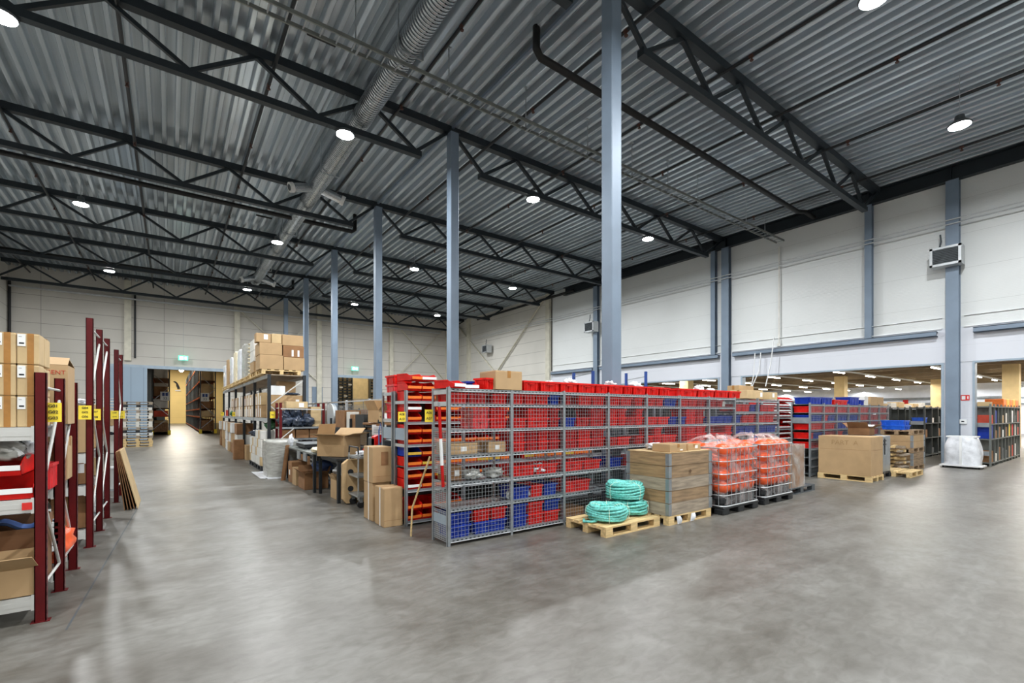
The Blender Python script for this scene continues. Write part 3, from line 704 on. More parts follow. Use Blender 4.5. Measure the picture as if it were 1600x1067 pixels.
def open_carton(x, y, z, w, d, h, label, m='card', rz=0, flaps=(2.2, 2.2, 2.2, 2.2), fl=None, group=None, name='open_cardboard_box', tiltx=0):
    """flap angle: 0 closed inwards, pi/2 straight up, > pi/2 folded outwards; order front, back, left, right"""
    t = T(name, label, 'cardboard box', (x, y, z), rz, group)
    if tiltx: t.rotation_euler = (tiltx, 0, rz)
    k = .005; b = MB().box(-w / 2, -d / 2, 0, w / 2, d / 2, k)
    b.box(-w / 2, -d / 2, 0, w / 2, -d / 2 + k, h).box(-w / 2, d / 2 - k, 0, w / 2, d / 2, h).box(-w / 2, -d / 2 + k, 0, -w / 2 + k, d / 2 - k, h).box(w / 2 - k, -d / 2 + k, 0, w / 2, d / 2 - k, h)
    P(b, 'body', m, t)
    fl = fl or min(w, d) * .48
    for i, a in enumerate(flaps):
        if a is None: continue
        c, s = math.cos(a) * fl, math.sin(a) * fl
        if i == 0: p = [(-w / 2, -d / 2, h), (w / 2, -d / 2, h), (w / 2 - .01, -d / 2 + c, h + s), (-w / 2 + .01, -d / 2 + c, h + s)]
        elif i == 1: p = [(w / 2, d / 2, h), (-w / 2, d / 2, h), (-w / 2 + .01, d / 2 - c, h + s), (w / 2 - .01, d / 2 - c, h + s)]
        elif i == 2: p = [(-w / 2, d / 2, h), (-w / 2, -d / 2, h), (-w / 2 + c, -d / 2 + .01, h + s), (-w / 2 + c, d / 2 - .01, h + s)]
        else: p = [(w / 2, -d / 2, h), (w / 2, d / 2, h), (w / 2 - c, d / 2 - .01, h + s), (w / 2 - c, -d / 2 + .01, h + s)]
        nrm = (Vector(p[1]) - Vector(p[0])).cross(Vector(p[3]) - Vector(p[0])).normalized() * .005
        q = [tuple(Vector(v) + nrm) for v in p]
        P(MB().add(p + q, [(3, 2, 1, 0), (4, 5, 6, 7), (0, 1, 5, 4), (1, 2, 6, 5), (2, 3, 7, 6), (3, 0, 4, 7)]), 'flap', m, t)
    return t
# things inside the long rack that are not bins
carton(AX + .25, 5.70, 1.20, .44, .38, .15, 'brown carton with a white slip behind the mesh, left in the first bay', 'card', paper=[('f', .0, .04, .09, .06)])
carton(AX + .80, 5.70, 1.20, .30, .38, .15, 'brown carton behind the mesh, right in the first bay', 'card', paper=[('f', .0, .04, .07, .06)])
carton(AX + .16, 5.74, .84, .22, .30, .2, 'short brown carton behind the mesh beside the grey bags', 'card_dark', paper=[('f', .03, .06, .07, .08)])
for k, (x, z, c) in enumerate([(AX + .42, .84, 'film_haze'), (AX + .80, .84, 'film_haze'), (AX + 1.62, .84, 'film_haze')]):
    crumple(x, 5.62, z, .16, .12, .075, 'white_wrap' if k == 2 else 'grey_wrap', 'crumpled grey plastic bag on the fourth shelf behind the mesh, %s from the left' % ORD[k], 'plastic bag', 'plastic_bag', k + 20, .5, 'plastic bags behind the mesh')
for k, x in enumerate((AX + 1.06, AX + 1.45, AX + 1.72)): crumple(x, 5.58, .50, .05, .04, .06, 'white', 'small crumpled white bag on the second lowest shelf behind the mesh, %s from the left' % ORD[k], 'plastic bag', 'plastic_bag', k + 40, .5, 'small white bags behind the mesh')
carton(AX + 2.3, 5.68, .095, .42, .36, .14, 'flat brown carton on the bottom shelf behind the rope pallet', 'card_dark')
carton(AX + 6.78, 5.70, 1.895, .2, .3, .13, 'white carton on the top shelf of the long rack, far bay', 'offwhite', tape=None)
# on top of the first bay
carton(3.93, 5.66, 2.09, .47, .42, .27, 'large brown carton on top of the long mesh rack', 'card', tapeaxis=1)
pick(3.06, 5.62, 2.09, .22, .36, .11, 'red', 'paper', 'red picking bin on the left end of the long rack top', 'red picking bins on the rack top', .3)
pick(3.34, 5.70, 2.09, .30, .34, .09, 'red', 'paper', 'low red picking bin on the rack top left of the blue bin', 'red picking bins on the rack top', -.2)
tote(3.50, 5.84, 2.09, .22, .2, .12, 'blue', 'blue bin on top of the long rack beside the large carton', 'odd bins on the rack top')
tote(3.62, 5.62, 2.09, .2, .26, .16, 'red', 'red bin wedged against the large carton on the rack top', 'odd bins on the rack top', .2)

# ---- row B: picking rack behind, open bins facing the long rack
BX, BY, BD = 2.965, 6.83, .46
lvB = [.075, .56, .91, 1.265, 1.62, 1.95]
rack_unit('picking_rack', 'grey shelving rack packed with open red picking bins behind the mesh rack', BX, BY, 13, 1.02, BD, lvB, 2.11, back='shelf_dark')
def strip_col(k, lev): return 'yellow_lip' if (k * 7 + lev * 5) % 9 == 4 else 'orange_lip'
def fill_pick(bay, cols, lev, n, h=.150):
    w = .98 / 4
    for c in cols:
        for k in range(n):
            if (bay + c * 3 + lev * 5 + k * 2) % 17 == 0 and bay > 0: continue
            mm = 'blue' if (bay, c, lev, k) in ((0, 0, 3, 1), (1, 2, 3, 0), (2, 1, 4, 1)) else 'red'
            lp = 'yellow_lip' if mm == 'blue' else 'paper' if bay > 10 else ('paper' if (bay, c, lev, k) in ((0, 0, 5, 1), (0, 0, 2, 0)) else strip_col(c + k, lev))
            z = lvB[lev - 1] + k * (h + .008)
            pick(BX + bay * 1.02 + .02 + w * (c + .5), BY + .03 + .2, z + .001, w - .012, .40, h, mm, lp,
                 '%s picking bin, rack behind the mesh, %s bay, %s column, %s shelf up, %s tier' % (COLN[mm], ORD[bay], ORD[c], ORD[lev - 1], 'lower' if k == 0 else 'upper'), 'picking bins of the rack behind the mesh rack')
for lev in range(1, 6): fill_pick(0, (0, 1, 2, 3) if lev != 5 else (0, 2, 3), lev, 2)
fill_pick(0, (0, 1), 6, 2)
for lev in (2, 3, 4, 5): fill_pick(1, (0, 1, 2, 3), lev, 2)
for lev in (3, 4): fill_pick(2, (0, 1, 2, 3), lev, 2); fill_pick(3, (0, 1, 2, 3), lev, 1)
for k, (x, m_, r) in enumerate([(BX + .15, 'red', .22), (BX + .42, 'red', -.15)]):
    pick(x, BY + .2, lvB[5] + .33 - .008, .24, .38, .11, m_, 'paper' if k else 'orange_lip', 'tilted red picking bin on the very top of the rack behind, ' + ('right one' if k else 'left one'), 'tilted picking bins', r)
carton(BX + .86, BY + .24, lvB[5], .42, .36, .30, 'plain brown carton on top of the rack behind the mesh rack', 'card')
carton(BX + 1.5, BY + .24, lvB[5], .30, .36, .22, 'pale brown carton on the rack behind, next to a post', 'card_pale')
for b in (11, 12):
    for lev in (3, 4, 5): fill_pick(b, (0, 1, 2, 3), lev, 2)
    fill_pick(b, (0, 1, 2, 3), 6, 2)
# gusset plates on the rack ends, and the yellow aisle signs
# ---- row C: back-to-back rack behind row B, only its end shows
CX, CY = 2.965, 7.36
rc = rack_unit('picking_rack', 'grey shelving rack end with stacked red bins behind the open picking rack', CX, CY, 2, 1.02, .46, [.075, .56, .83, 1.18, 1.30, 1.66, 1.93], 2.11)
P(MB().box(-.012, .03, 1.33, -.006, .44, 1.52), 'end_plate', 'steel_pale', rc)
rb = [o for o in bpy.data.objects if o.name == 'picking_rack'][0]
P(MB().box(-.012, .03, 1.33, -.006, .44, 1.52), 'end_plate', 'steel_pale', rb)
for z in (1.93, 1.25): P(MB().box(-.013, .03, z - .03, -.006, .44, z + .02), 'end_plate', 'galv_bright', rb)
for z in (2.08, 1.64): P(MB().box(-.013, .03, z - .03, -.006, .44, z + .02), 'end_plate', 'galv_bright', rc)
for k, (z, h, m_) in enumerate([(1.665, .13, 'red_pale'), (1.80, .125, 'red_pale'), (.84, .13, 'red'), (.57, .15, 'red'), (1.94, .14, 'red_dark'), (2.085, .15, 'red_pale')]):
    tote(CX + .16, CY + .24, z, .26, .38, h, m_, '%s bin seen from the rack end behind the picking rack, %s from the floor' % (COLN[m_], ORD[[2, 3, 1, 0, 4, 5][k]]), 'bins in the rearmost rack end')
tote(CX + .2, CY + .24, 2.24, .34, .42, .15, 'red', 'bright red bin on the very top of the rearmost rack end', 'bins in the rearmost rack end')
def blank_sign(x, y, z, w, h, label, m='sign_yellow'):
    t = T('location_sign', label, 'sign', (x, y, z))
    P(MB().box(-w / 2, -.002, -h / 2, w / 2, .002, h / 2), 'plate', m, t)
    P(MB().box(-w * .25, -.004, -h * .06, w * .25, -.002, h * .06), 'faint_print', 'print_dark', t)
    return t
def sign(lines, x, y, z, w, h, label, rz=0, size=None, m='sign_yellow', wt=.0):
    t = T('aisle_sign', label, 'sign', (x, y, z), rz)
    P(MB().box(-w / 2, -.002, -h / 2, w / 2, .002, h / 2), 'plate', m, t)
    n = len(lines); size = size or h / n * .62
    for i, s in enumerate(lines): text(s, size, 'ink', t, 'lettering', (0, -.0045, h / 2 - h * (i + .5) / n * .94 - h * .02), (PI / 2, 0, 0), bold=wt)
    return t
sign(['A08', 'A10'], BX - .085, BY - .02, 1.70, .12, .15, 'yellow aisle sign reading A08 A10 on the picking rack', 0, .052)
sign(['A06', 'A07'], AX - .08, AY + .43, 1.72, .12, .17, 'yellow aisle sign reading A06 A07 on the mesh rack end', 0, .052)
blank_sign(CX - .045, CY + .46, 1.69, .05, .16, 'pale yellow narrow sign at the rearmost rack end', 'card_pale')

# ---- row D: second mesh-backed rack further right
DX, DY = 14.22, 5.56
lvD = [.075, .30, .52, .78, 1.04, 1.29, 1.53, 1.77, 2.0]
rd = rack_unit('mesh_shelving_rack', 'shorter galvanised mesh rack with red and blue bins behind the tall brown carton', DX, DY, 7, .92, .50, lvD, 2.04, True, False, back='shelf_dark')
for z in (1.52, 1.60): P(MB().box(-.012, .03, z - .05, -.006, .47, z + .03), 'end_plate', 'galv', rd)
Dspec = {8: 'r1-52 r53-97|r1-97|r1-60 r61-97|r1-50 r51-97|r1-97|R1-97|R1-97', 7: 'b1-49 b50-97|r1-40 b42-97|b1-97|b1-25 b27-97|r1-97|R1-97|R1-97', 6: 'r1-50 r51-97|r1-97|b1-97|r1-97|r1-60|R1-97|R1-97', 5: 'r1-30 b32-97|r1-97|r1-60|b1-60|b1-97|R1-97|R1-97', 4: 'r1-48 r49-97|r1-97'}
for lev, spec in Dspec.items():
    for bay, sp in enumerate(spec.split('|')):
        for s in sp.split():
            c, a, b_ = re.match(r'(\w)(\d+)-(\d+)', s).groups(); a, b_ = int(a) / 100, int(b_) / 100
            tote(DX + bay * .92 + .025 + (a + b_) / 2 * .87, DY + .25, lvD[lev - 1], (b_ - a) * .87 - .006, .44, .17, M[c], '%s bin, %s of the %s shelf up, %s bay of the shorter mesh rack' % (COLN[M[c]], POSN[min(4, int((a + b_) / 2 * 5))], ORD[lev - 1], ORD[bay]), 'bins in the shorter mesh rack')
for k, (x, w, h, m_, z) in enumerate([(14.3, .75, .19, 'blue', 2.01), (15.08, .75, .20, 'blue', 2.01), (15.95, 1.05, .14, 'red', 2.01), (17.2, .75, .25, 'blue', 2.01), (18.05, .35, .17, 'blue', 2.01)]):
    tote(x + w / 2, DY + .25, z, w, .44, h, m_, 'long %s bin on top of the shorter mesh rack, %s from its left end' % (COLN[m_], ORD[k]), 'bins on top of the shorter mesh rack')
carton(18.62, DY + .25, 2.01, .32, .4, .30, 'white carton on top of the shorter mesh rack', 'offwhite', tape=None)
carton(19.3, DY + .25, 2.01, .62, .42, .30, 'brown carton on top of the shorter mesh rack, right of the white one', 'card')
carton(19.95, DY + .25, 2.01, .6, .42, .29, 'brown carton at the right end of the shorter mesh rack top', 'card')
carton(11.05, 5.7, 2.09, .75, .4, .20, 'pale brown carton on the far end of the long rack top', 'card_pale', paper=[('f', .3, .05, .1, .1)])
carton(11.95, 5.7, 2.09, .42, .4, .17, 'small pale brown carton on the last post of the long rack', 'card_pale', paper=[('f', .0, .05, .1, .1)])
carton(11.5, 6.08, 2.09, .7, .3, .34, 'brown carton standing behind two pale ones on the long rack', 'card')
# blue uprights behind
for k, x in enumerate((9.3, 11.55)):
    t = T('blue_upright_pair', 'tall blue perforated rack frame rising behind the red bins, ' + ('left one' if k == 0 else 'right one beside the big column'), 'rack frame', (x, 9.0, 0), 0, 'blue rack frames')
    for yy in (0, .75):
        mm = MB().box(-.035, yy - .03, 0, .035, yy + .03, 3.0 - (.1 if k == 0 else 0))
        P(mm, 'upright', 'rack_blue', t)
    P(MB().bar((0, 0, 2.85), (0, .75, 2.78), .02), 'cross_bar', 'galv', t)
    P(MB().bar((0, 0, 2.0), (0, .75, 2.5), .02), 'cross_bar', 'galv', t)
# poles leaning on the rack end
pa, pb = Vector((2.86, 5.62, 1.82)), Vector((2.80, 5.40, .86))
pole = T('levelling_staff', 'red and white banded pole hanging on the left end of the mesh rack', 'measuring pole', (2.88, 5.52, .74))
zs = [0, .38, .74, 1.0]
for i, (a, b_, c) in enumerate([(.04, .30, 'rack_red'), (.30, .62, 'white'), (.62, 1.0, 'red_dark')]):
    P(MB().tube([(.03 - .06 * a, 0, a * 1.1), (.03 - .06 * b_, 0, b_ * 1.1)], .022, 10), 'band', c if c != 'rack_red' else 'red_dark', pole, {'white': 'white band', 'red_dark': 'red band', 'rack_red': 'red band'}[c])
P(MB().tube([(.028, 0, .0), (.027, 0, .05)], .018, 8), 'tip', 'galv', pole); P(MB().tube([(-.03, 0, 1.1), (-.035, 0, 1.16)], .016, 8), 'tip', 'galv', pole)
solo(MB().tube([(0, 0, 0), (.02, .0, .4), (.13, -.34, 1.15)], .014, 8), 'wooden_pole', 'wood', 'thin wooden pole leaning between the picking rack and the mesh rack end', 'pole', (2.78, 6.25, 0))
# ================================================================ PALLETS AND GOODS ON THE OPEN FLOOR
def pallet_parts(w, d):
    key = ('pp', w, d)
    if key in MC: return MC[key]
    r = []
    ys = [-d / 2 + .0725, -d / 4 + .02, 0, d / 4 - .02, d / 2 - .0725]
    for i, y in enumerate(ys): hw = .0725 if i in (0, 2, 4) else .05; r.append(('deck_board', MB().box(-w / 2, y - hw, .122, w / 2, y + hw, .144)))
    for x in (-w / 2 + .0725, 0, w / 2 - .0725): r.append(('stringer_board', MB().box(x - .0725, -d / 2, .1, x + .0725, d / 2, .122)))
    for x in (-w / 2 + .0725, 0, w / 2 - .0725):
        for y in (-d / 2 + .05, 0, d / 2 - .05): r.append(('block', MB().box(x - .0725, y - .05, .022, x + .0725, y + .05, .1)))
    for y in (-d / 2 + .05, 0, d / 2 - .05): r.append(('bottom_board', MB().box(-w / 2, y - .05, 0, w / 2, y + .05, .022)))
    MC[key] = r; return r
PM = {}
def pallet(x, y, z, label, w=1.2, d=.8, m='wood', rz=0, group=None, flat=False, name='wooden_pallet'):
    if flat:
        k = (w, d, m, 'f')
        if k not in PM:
            b = MB()
            for n, q in pallet_parts(w, d): b.add(q.v, q.f)
            PM[k] = b.mesh(name, m)
        return solo(PM[k], name, m, label, 'pallet', (x, y, z), rz, group)
    t = T(name, label, 'pallet', (x, y, z), rz, group)
    k = (w, d, m)
    if k not in PM: PM[k] = [(n, q.mesh(n, m)) for n, q in pallet_parts(w, d)]
    for n, me in PM[k]: P(me, n, m, t)
    return t
pallet(5.56, 4.95, 0, 'pale wooden pallet carrying the coils of turquoise rope', 1.22, .82)
def coil(x, y, z, r, h, label, seed, tail=False):
    t = T('rope_coil', label, 'rope coil', (x, y, z), 0, 'turquoise rope coils')
    q = random.Random(seed); rr = .021; pts = []
    turns = max(3, round(h / .046)); seg = 30
    for lay, R in ((0, r - .02), (1, r - .085)):
        for i in range(turns * seg):
            a = 2 * PI * i / seg; f = i / (turns * seg); f = f if lay == 0 else 1 - f
            bul = 1 + .03 * math.sin(f * PI) - .05 * (abs(f - .5) * 2) ** 3
            w = .012 * math.sin(3 * a + seed) + .010 * math.sin(a * 2 + i * .021 * seed)
            pts.append((math.cos(a) * (R * bul + w), math.sin(a) * (R * bul + w), rr + f * (h - 2 * rr) + .012 * math.sin(2 * a + lay + i * .04)))
    P(MB().tube(pts, rr, 7), 'rope_winding', 'rope', t, smooth=True)
    tp = []
    for i in range(4 * seg):
        a = 2 * PI * i / seg + .5; R = r - .04 - .155 * i / (4 * seg)
        tp.append((math.cos(a) * R, math.sin(a) * R, h - .012 + .012 * math.sin(3 * a + seed) - .03 * (i / (4 * seg)) ** 2))
    P(MB().tube(tp, rr, 7), 'rope_top_turns', 'rope', t, smooth=True)
    P(MB().lathe(0, 0, [(r - .10, .01), (r - .07, h * .5), (r - .10, h - .05)], 28), 'rope_inner_turns', 'rope', t)
    for k in range(4):
        a = k * PI / 2 + .4 + seed; c, s = math.cos(a), math.sin(a)
        P(MB().tube([(c * (r - .2), s * (r - .2), h - .02), (c * (r - .1), s * (r - .1), h + .016), (c * (r + .016), s * (r + .016), h - .03), (c * (r + .03), s * (r + .03), h * .5), (c * (r + .01), s * (r + .01), .02)], .0045, 5), 'tie_string', 'cord', t)
    if tail: P(MB().tube([(-r + .04, -.03, .02), (-r - .05, -.0, .018), (-r - .12, .08, .018), (-r - .02, .17, .018)], rr * .9, 7), 'rope_tail', 'rope', t, smooth=True)
    return t
coil(5.34, 4.87, .145, .30, .235, 'turquoise rope coil lying alone at the front of the pallet', 2, True)
coil(5.94, 4.98, .145, .29, .235, 'turquoise rope coil underneath another coil, beside the wooden crate', 5)
coil(5.90, 5.02, .385, .30, .265, 'turquoise rope coil on top of another coil', 9)
def collar_box(x, y, z, n, w, d, label, m='wood_old', rz=0, pal='wood_grey', mats=None, group=None, sep=False):
    t = T('wooden_pallet_crate', label, 'crate', (x, y, z), rz, group)
    for nm, q in pallet_parts(w, d): P(q.mesh(nm, pal), nm, pal, t)
    for k in range(n):
        z0 = .146 + k * .196; mm = (mats or [m])[k % len(mats or [m])]
        e = .004 * (k % 2)
        for b in (MB().box(-w / 2 + e, -d / 2 + e, z0, w / 2 - e, -d / 2 + .022 + e, z0 + .192), MB().box(-w / 2 + e, d / 2 - .022 - e, z0, w / 2 - e, d / 2 - e, z0 + .192),
                  MB().box(-w / 2 + e, -d / 2 + .022 + e, z0, -w / 2 + .022 + e, d / 2 - .022 - e, z0 + .192), MB().box(w / 2 - .022 - e, -d / 2 + .022 + e, z0, w / 2 - e, d / 2 - .022 - e, z0 + .192)):
            P(b, 'collar_board', mm + '_y' if mm.startswith('wood') and abs(b.v[1][0] - b.v[0][0]) < .1 else mm, t)
        for sx in (-1, 1):
            for sy in (-1, 1):
                h = MB().box(sx * (w / 2 + .003), sy * (d / 2 + .003), z0 + .005, sx * (w / 2 - .07), sy * (d / 2 - .001), z0 + .187).box(sx * (w / 2 + .003), sy * (d / 2 + .003), z0 + .005, sx * (w / 2 - .001), sy * (d / 2 - .06), z0 + .187)
                h.tube([(sx * (w / 2 + .006), sy * (d / 2 + .006), z0 + .01), (sx * (w / 2 + .006), sy * (d / 2 + .006), z0 + .18)], .008, 6)
                P(h, 'corner_hinge', 'galv', t)
    return t
cr = collar_box(6.86, 4.86, 0, 5, 1.18, .82, 'tall grey-brown wooden crate of stacked pallet collars beside the rope', 'wood_old', 0, 'wood', ['wood_grey', 'wood_old', 'wood_grey', 'wood_old', 'wood_old'])
P(MB().add([(-.02, -.414, .78), (.02, -.414, .815), (-.02, -.414, .85), (-.06, -.414, .815)], [(0, 1, 2, 3)]), 'stencil_mark', 'print_dark', cr)
P(MB().box(-.585, -.405, 1.126, .585, .405, 1.134), 'lid_sheet', 'card_pale', cr)
carton(6.58, 4.66, 1.136, .44, .34, .125, 'flat brown carton on top of the wooden crate', 'card', tapeaxis=1, paper=[('f', .08, .02, .07, .02)])
carton(7.12, 4.70, 1.136, .36, .3, .10, 'smaller flat brown carton with a white label on top of the wooden crate', 'card', tapeaxis=1, paper=[('f', .05, .03, .08, .05)])
crumple(6.72, 5.04, 1.136, .18, .12, .06, 'white_wrap', 'crumpled clear plastic on top of the wooden crate behind the cartons', 'plastic bag', 'plastic_bag', 61, .5)
for k, (sx, l) in enumerate(((-.42, 'left'), (-.08, 'right'))):
    solo(MB().grid(lambda u, v: (u * .09 + v * .03 * (1 if k else -1), -.012 - .03 * math.sin(v * 3) * u, v * .13), 3, 6), 'film_scrap', 'white_wrap', 'torn strip of plastic film hanging at the foot of the wooden crate, ' + l + ' one', 'film scrap', (6.86 + sx, 4.42, .01), 0, 'film scraps on the crate')

def ibc(x, y, label, seed, layers):
    t = T('tank_cage', label, 'cage', (x, y, 0), 0, 'steel tank cages on black pallets')
    w, d = 1.2, 1.0
    for px in (-.5, 0, .5):
        for py in (-.4, 0, .4): P(MB().bbox(px - .1, py - .09, 0, px + .1, py + .09, .10, .015), 'pallet_foot', 'plastic_black', t)
    P(MB().bbox(-w / 2, -d / 2, .10, w / 2, d / 2, .135, .01), 'pallet_deck', 'plastic_black', t)
    P(MB().bbox(-.55, -.45, .136, .55, .45, .31, .05), 'base_tray', 'plastic_black', t)
    def ring(z, r=.1, rad=.009):
        p = []
        for cx, cy, a0 in ((w / 2 - r, -d / 2 + r, -PI / 2), (w / 2 - r, d / 2 - r, 0), (-w / 2 + r, d / 2 - r, PI / 2), (-w / 2 + r, -d / 2 + r, PI)):
            p += [(cx + r * math.cos(a0 + k * PI / 10), cy + r * math.sin(a0 + k * PI / 10), z) for k in range(6)]
        return MB().tube(p + [p[0], p[1]], rad, 6, False)
    for z in (.15, .335, .52, .70, .92, 1.15): P(ring(z, .1, .012 if z in (.15, 1.15) else .009), 'cage_ring', 'galv_bright', t)
    vm = MB().tube([(0, 0, .15), (0, 0, 1.15)], .007, 6).mesh('cage_bar', 'galv')
    for k in range(8):
        xx = -w / 2 + .1 + (w - .2) * k / 7
        for s in (-1, 1): P(vm, 'cage_bar', 'galv', t, loc=(xx, s * d / 2, 0))
    for k in range(6):
        yy = -d / 2 + .1 + (d - .2) * k / 5
        for s in (-1, 1): P(vm, 'cage_bar', 'galv', t, loc=(s * w / 2, yy, 0))
    q = random.Random(seed)
    nmn = 'left cage' if seed == 3 else 'right cage'
    for L, (z, n, full) in enumerate(layers):
        spots = [(-.42 + .28 * i, -.34) for i in range(4)] + [(-.43, -.04), (-.43, .26), (-.12, -.02), (.18, -.02), (.44, -.02)]
        if full == 2: spots = spots[:6] + [(-.05, .02), (.3, .1), (-.1, .33), (.25, -.08)]
        for i, (sx, sy) in enumerate(spots[:n if full != 2 else 10]):
            o = solo(MB().blob(0, 0, .115, .15, .145, .116, seed + i + L * 10, .08, 1.6, 18, 12), 'float', 'orange', 'orange rounded float, layer %d in the %s, %s from the front left' % (L + 1, nmn, ORD[i]), 'float', (x + sx + q.uniform(-.01, .01), y + sy, z + q.uniform(-.01, .01)), q.uniform(0, 3), 'orange floats in the tank cages', True)
    # clear bag lining the cage, gathered on top
    def bag(u, v):
        a = u * 2 * PI; c, s = math.cos(a), math.sin(a); k = max(abs(c) / (w / 2 - .03), abs(s) / (d / 2 - .03)); R = 1 / k
        R2 = 1 / ((abs(c) / (w / 2 - .03)) ** 6 + (abs(s) / (d / 2 - .03)) ** 6) ** (1 / 6)
        nn = noise.noise(Vector((c * 3, s * 3, v * 5 + seed)))
        if v < .6: return (c * R2 * (1 + .015 * nn), s * R2 * (1 + .015 * nn), .16 + v / .6 * .97)
        f = (v - .6) / .4
        return (c * R2 * (1 - f * .97) , s * R2 * (1 - f * .97), 1.13 + .16 * math.sin(f * PI * .75) + .10 * nn * (1 - f * .3) + .05 * f)
    solo(MB().grid(bag, 56, 20), 'bag_liner', 'film_orange', 'clear plastic liner bag around the orange floats in the ' + nmn, 'liner bag', (x, y, 0), 0, 'clear liner bags', True)
    return t
ibc(8.25, 4.83, 'steel tank cage of orange floats on a black pallet, next to the wooden crate', 3, [(.335, 9, 1), (.56, 9, 1), (.785, 9, 1), (.99, 4, 2)])
ibc(9.74, 4.86, 'steel tank cage of orange floats on a black pallet, next to the wrapped brown carton', 8, [(.335, 9, 1), (.56, 9, 1), (.80, 4, 1), (1.0, 4, 2)])
for k, (x, y, z) in enumerate([(7.95, 4.6, 1.27), (9.32, 4.62, 1.30), (8.7, 4.9, 1.31)]):
    solo(MB().tube([(.06 * math.cos(a * .7), .01 * math.sin(a), .06 * math.sin(a * .7)) for a in range(10)], .007, 6), 'cord_loop', 'rack_blue', 'dark loop handle poking up through the plastic on the cages, ' + ['left one', 'right one', 'middle one'][k], 'handle loop', (x, y, z - .05), 0, 'loops on the cages')
pallet(11.2, 4.95, 0, 'dark wooden pallet under the film-wrapped tall brown carton', 1.3, .8, 'dark_grey')
c1 = carton(10.98, 4.85, .146, .72, .56, .90, 'tall brown carton wrapped in clear film beside the cages', 'card_dark', tape=None)
P(MB().box(-.375, -.295, -.0, .375, .30, .93), 'stretch_film', 'film_haze', c1)
carton(11.0, 5.22, .146, .86, .16, 1.04, 'taller brown carton behind the film-wrapped one', 'card', tape=None)
pallet(14.72, 4.80, 0, 'pale wooden pallet under the very large brown carton', 1.22, .9, 'wood', PI / 2)
bc = carton(14.72, 4.80, .146, .88, 1.19, 1.0, 'very large plain brown carton standing on a pale pallet', 'card', tape=None)
P(MB().box(-.441, -.55, .655, -.4402, .55, .66).box(-.42, -.5965, .655, .42, -.5955, .66), 'fold_crease', 'card_dark', bc)
text('PART  A', .17, 'card_faint', bc, 'faint_lettering', (-.4415, -.02, .83), (PI / 2, 0, -PI / 2))
gb = T('grey_case', 'grey upright case with black catches behind the very large carton', 'case', (15.92, 4.83, 0))
P(MB().bbox(-.30, -.5, .15, .30, .5, 1.13, .012), 'body', 'galv', gb)
P(MB().bbox(-.33, -.52, 0, -.17, .52, .14, .01), 'foot', 'plastic_black', gb); P(MB().bbox(.17, -.52, 0, .33, .52, .14, .01), 'foot', 'plastic_black', gb); P(MB().box(-.33, -.5, .10, .33, .5, .15), 'base', 'plastic_black', gb)
for zz in (1.0, .9): P(MB().box(-.28, -.52, zz - .02, -.10, -.5, zz + .02), 'catch', 'plastic_black', gb)
P(MB().box(-.19, -.515, .62, -.17, -.5, 1.06), 'strap', 'plastic_black', gb)
oc = open_carton(15.85, 4.9, 1.135, .42, .5, .2, 'open brown carton with a white sheet on top of the grey case', 'card_dark', flaps=(2.6, 2.4, 2.2, 2.9))
solo(MB().grid(lambda u, v: (u * .36, v * .4, .02 + .10 * math.sin(u * 2.4) - u * .1), 6, 4), 'paper_sheet', 'paper', 'white sheet flopping over the open carton on the grey case', 'paper', (15.86, 4.62, 1.36))
pallet(16.75, 4.25, 0, 'short pale pallet on the floor right of the grey case', 1.15, .75, 'wood')
b = T('lumber_pile', 'loose pile of pale broken pallet boards behind the short pallet', 'lumber', (17.72, 4.75, 0))
q = random.Random(4)
for k in range(26):
    z = .05 + (k // 4) * .115; x0, y0 = q.uniform(-.08, .08), -.30 + (k % 4) * .2
    P(MB().bar((x0 - .32, y0 + q.uniform(-.06, .06), z), (x0 + .32, y0 + q.uniform(-.06, .06), z + q.uniform(-.02, .02)), .10, .05) if k % 3 else MB().bar((x0, -.38, z), (x0 + .05, .4, z), .10, .07), 'board', 'wood' if k % 2 else 'wood_grey', b)
c2 = collar_box(18.75, 4.70, 0, 2, 1.2, .8, 'low old wooden collar crate at the bottom of a stack near the rightmost column', 'wood_old', 0, 'wood_old')
c3 = collar_box(18.75, 4.70, .545, 2, 1.2, .8, 'wooden collar crate stacked on another one near the rightmost column', 'card', 0, 'wood_old')
pallet(18.75, 4.70, 1.09, 'old pallet lying on top of the stacked collar crates', 1.2, .8, 'wood_old')
tote(18.5, 4.80, 1.238, .62, .6, .14, 'blue_bright', 'lower bright blue crate on the pallet above the stacked collar crates', 'bright blue crates on the collar crates')
tote(18.52, 4.82, 1.382, .62, .6, .14, 'blue_bright', 'upper bright blue crate on the pallet above the stacked collar crates', 'bright blue crates on the collar crates')
# white sack holder by the rightmost column
t = T('sack_stand', 'white waste sack in a wheeled stand in front of the rightmost wall column', 'waste sack', (20.6, 3.62, 0))
def sk(u, v):
    a = u * 2 * PI; c, s = math.cos(a), math.sin(a); R = 1 / ((abs(c) / .30) ** 4 + (abs(s) / .42) ** 4) ** .25
    return (c * R * (.86 + .16 * math.sin(min(1, (1 - v) * 1.5) * PI / 2 + .2)) * (1 + .08 * noise.noise(Vector((c * 2, s * 2, v * 4)))), s * R * (.80 + .24 * math.sin(min(1, (1 - v) * 1.5) * PI / 2 + .1)) * (1 + .08 * noise.noise(Vector((c * 2.3, s * 2, v * 4 + 5)))), .10 + v * .90)
P(MB().grid(sk, 40, 18), 'sack', 'white_wrap', t, smooth=True)
P(MB().box(-.25, -.36, .98, .25, .36, 1.02), 'top_rim', 'white', t); P(MB().box(-.34, -.03, .08, -.315, .03, 1.0), 'front_post', 'white', t); P(MB().box(-.36, -.5, .06, .3, .5, .10), 'base', 'white', t)
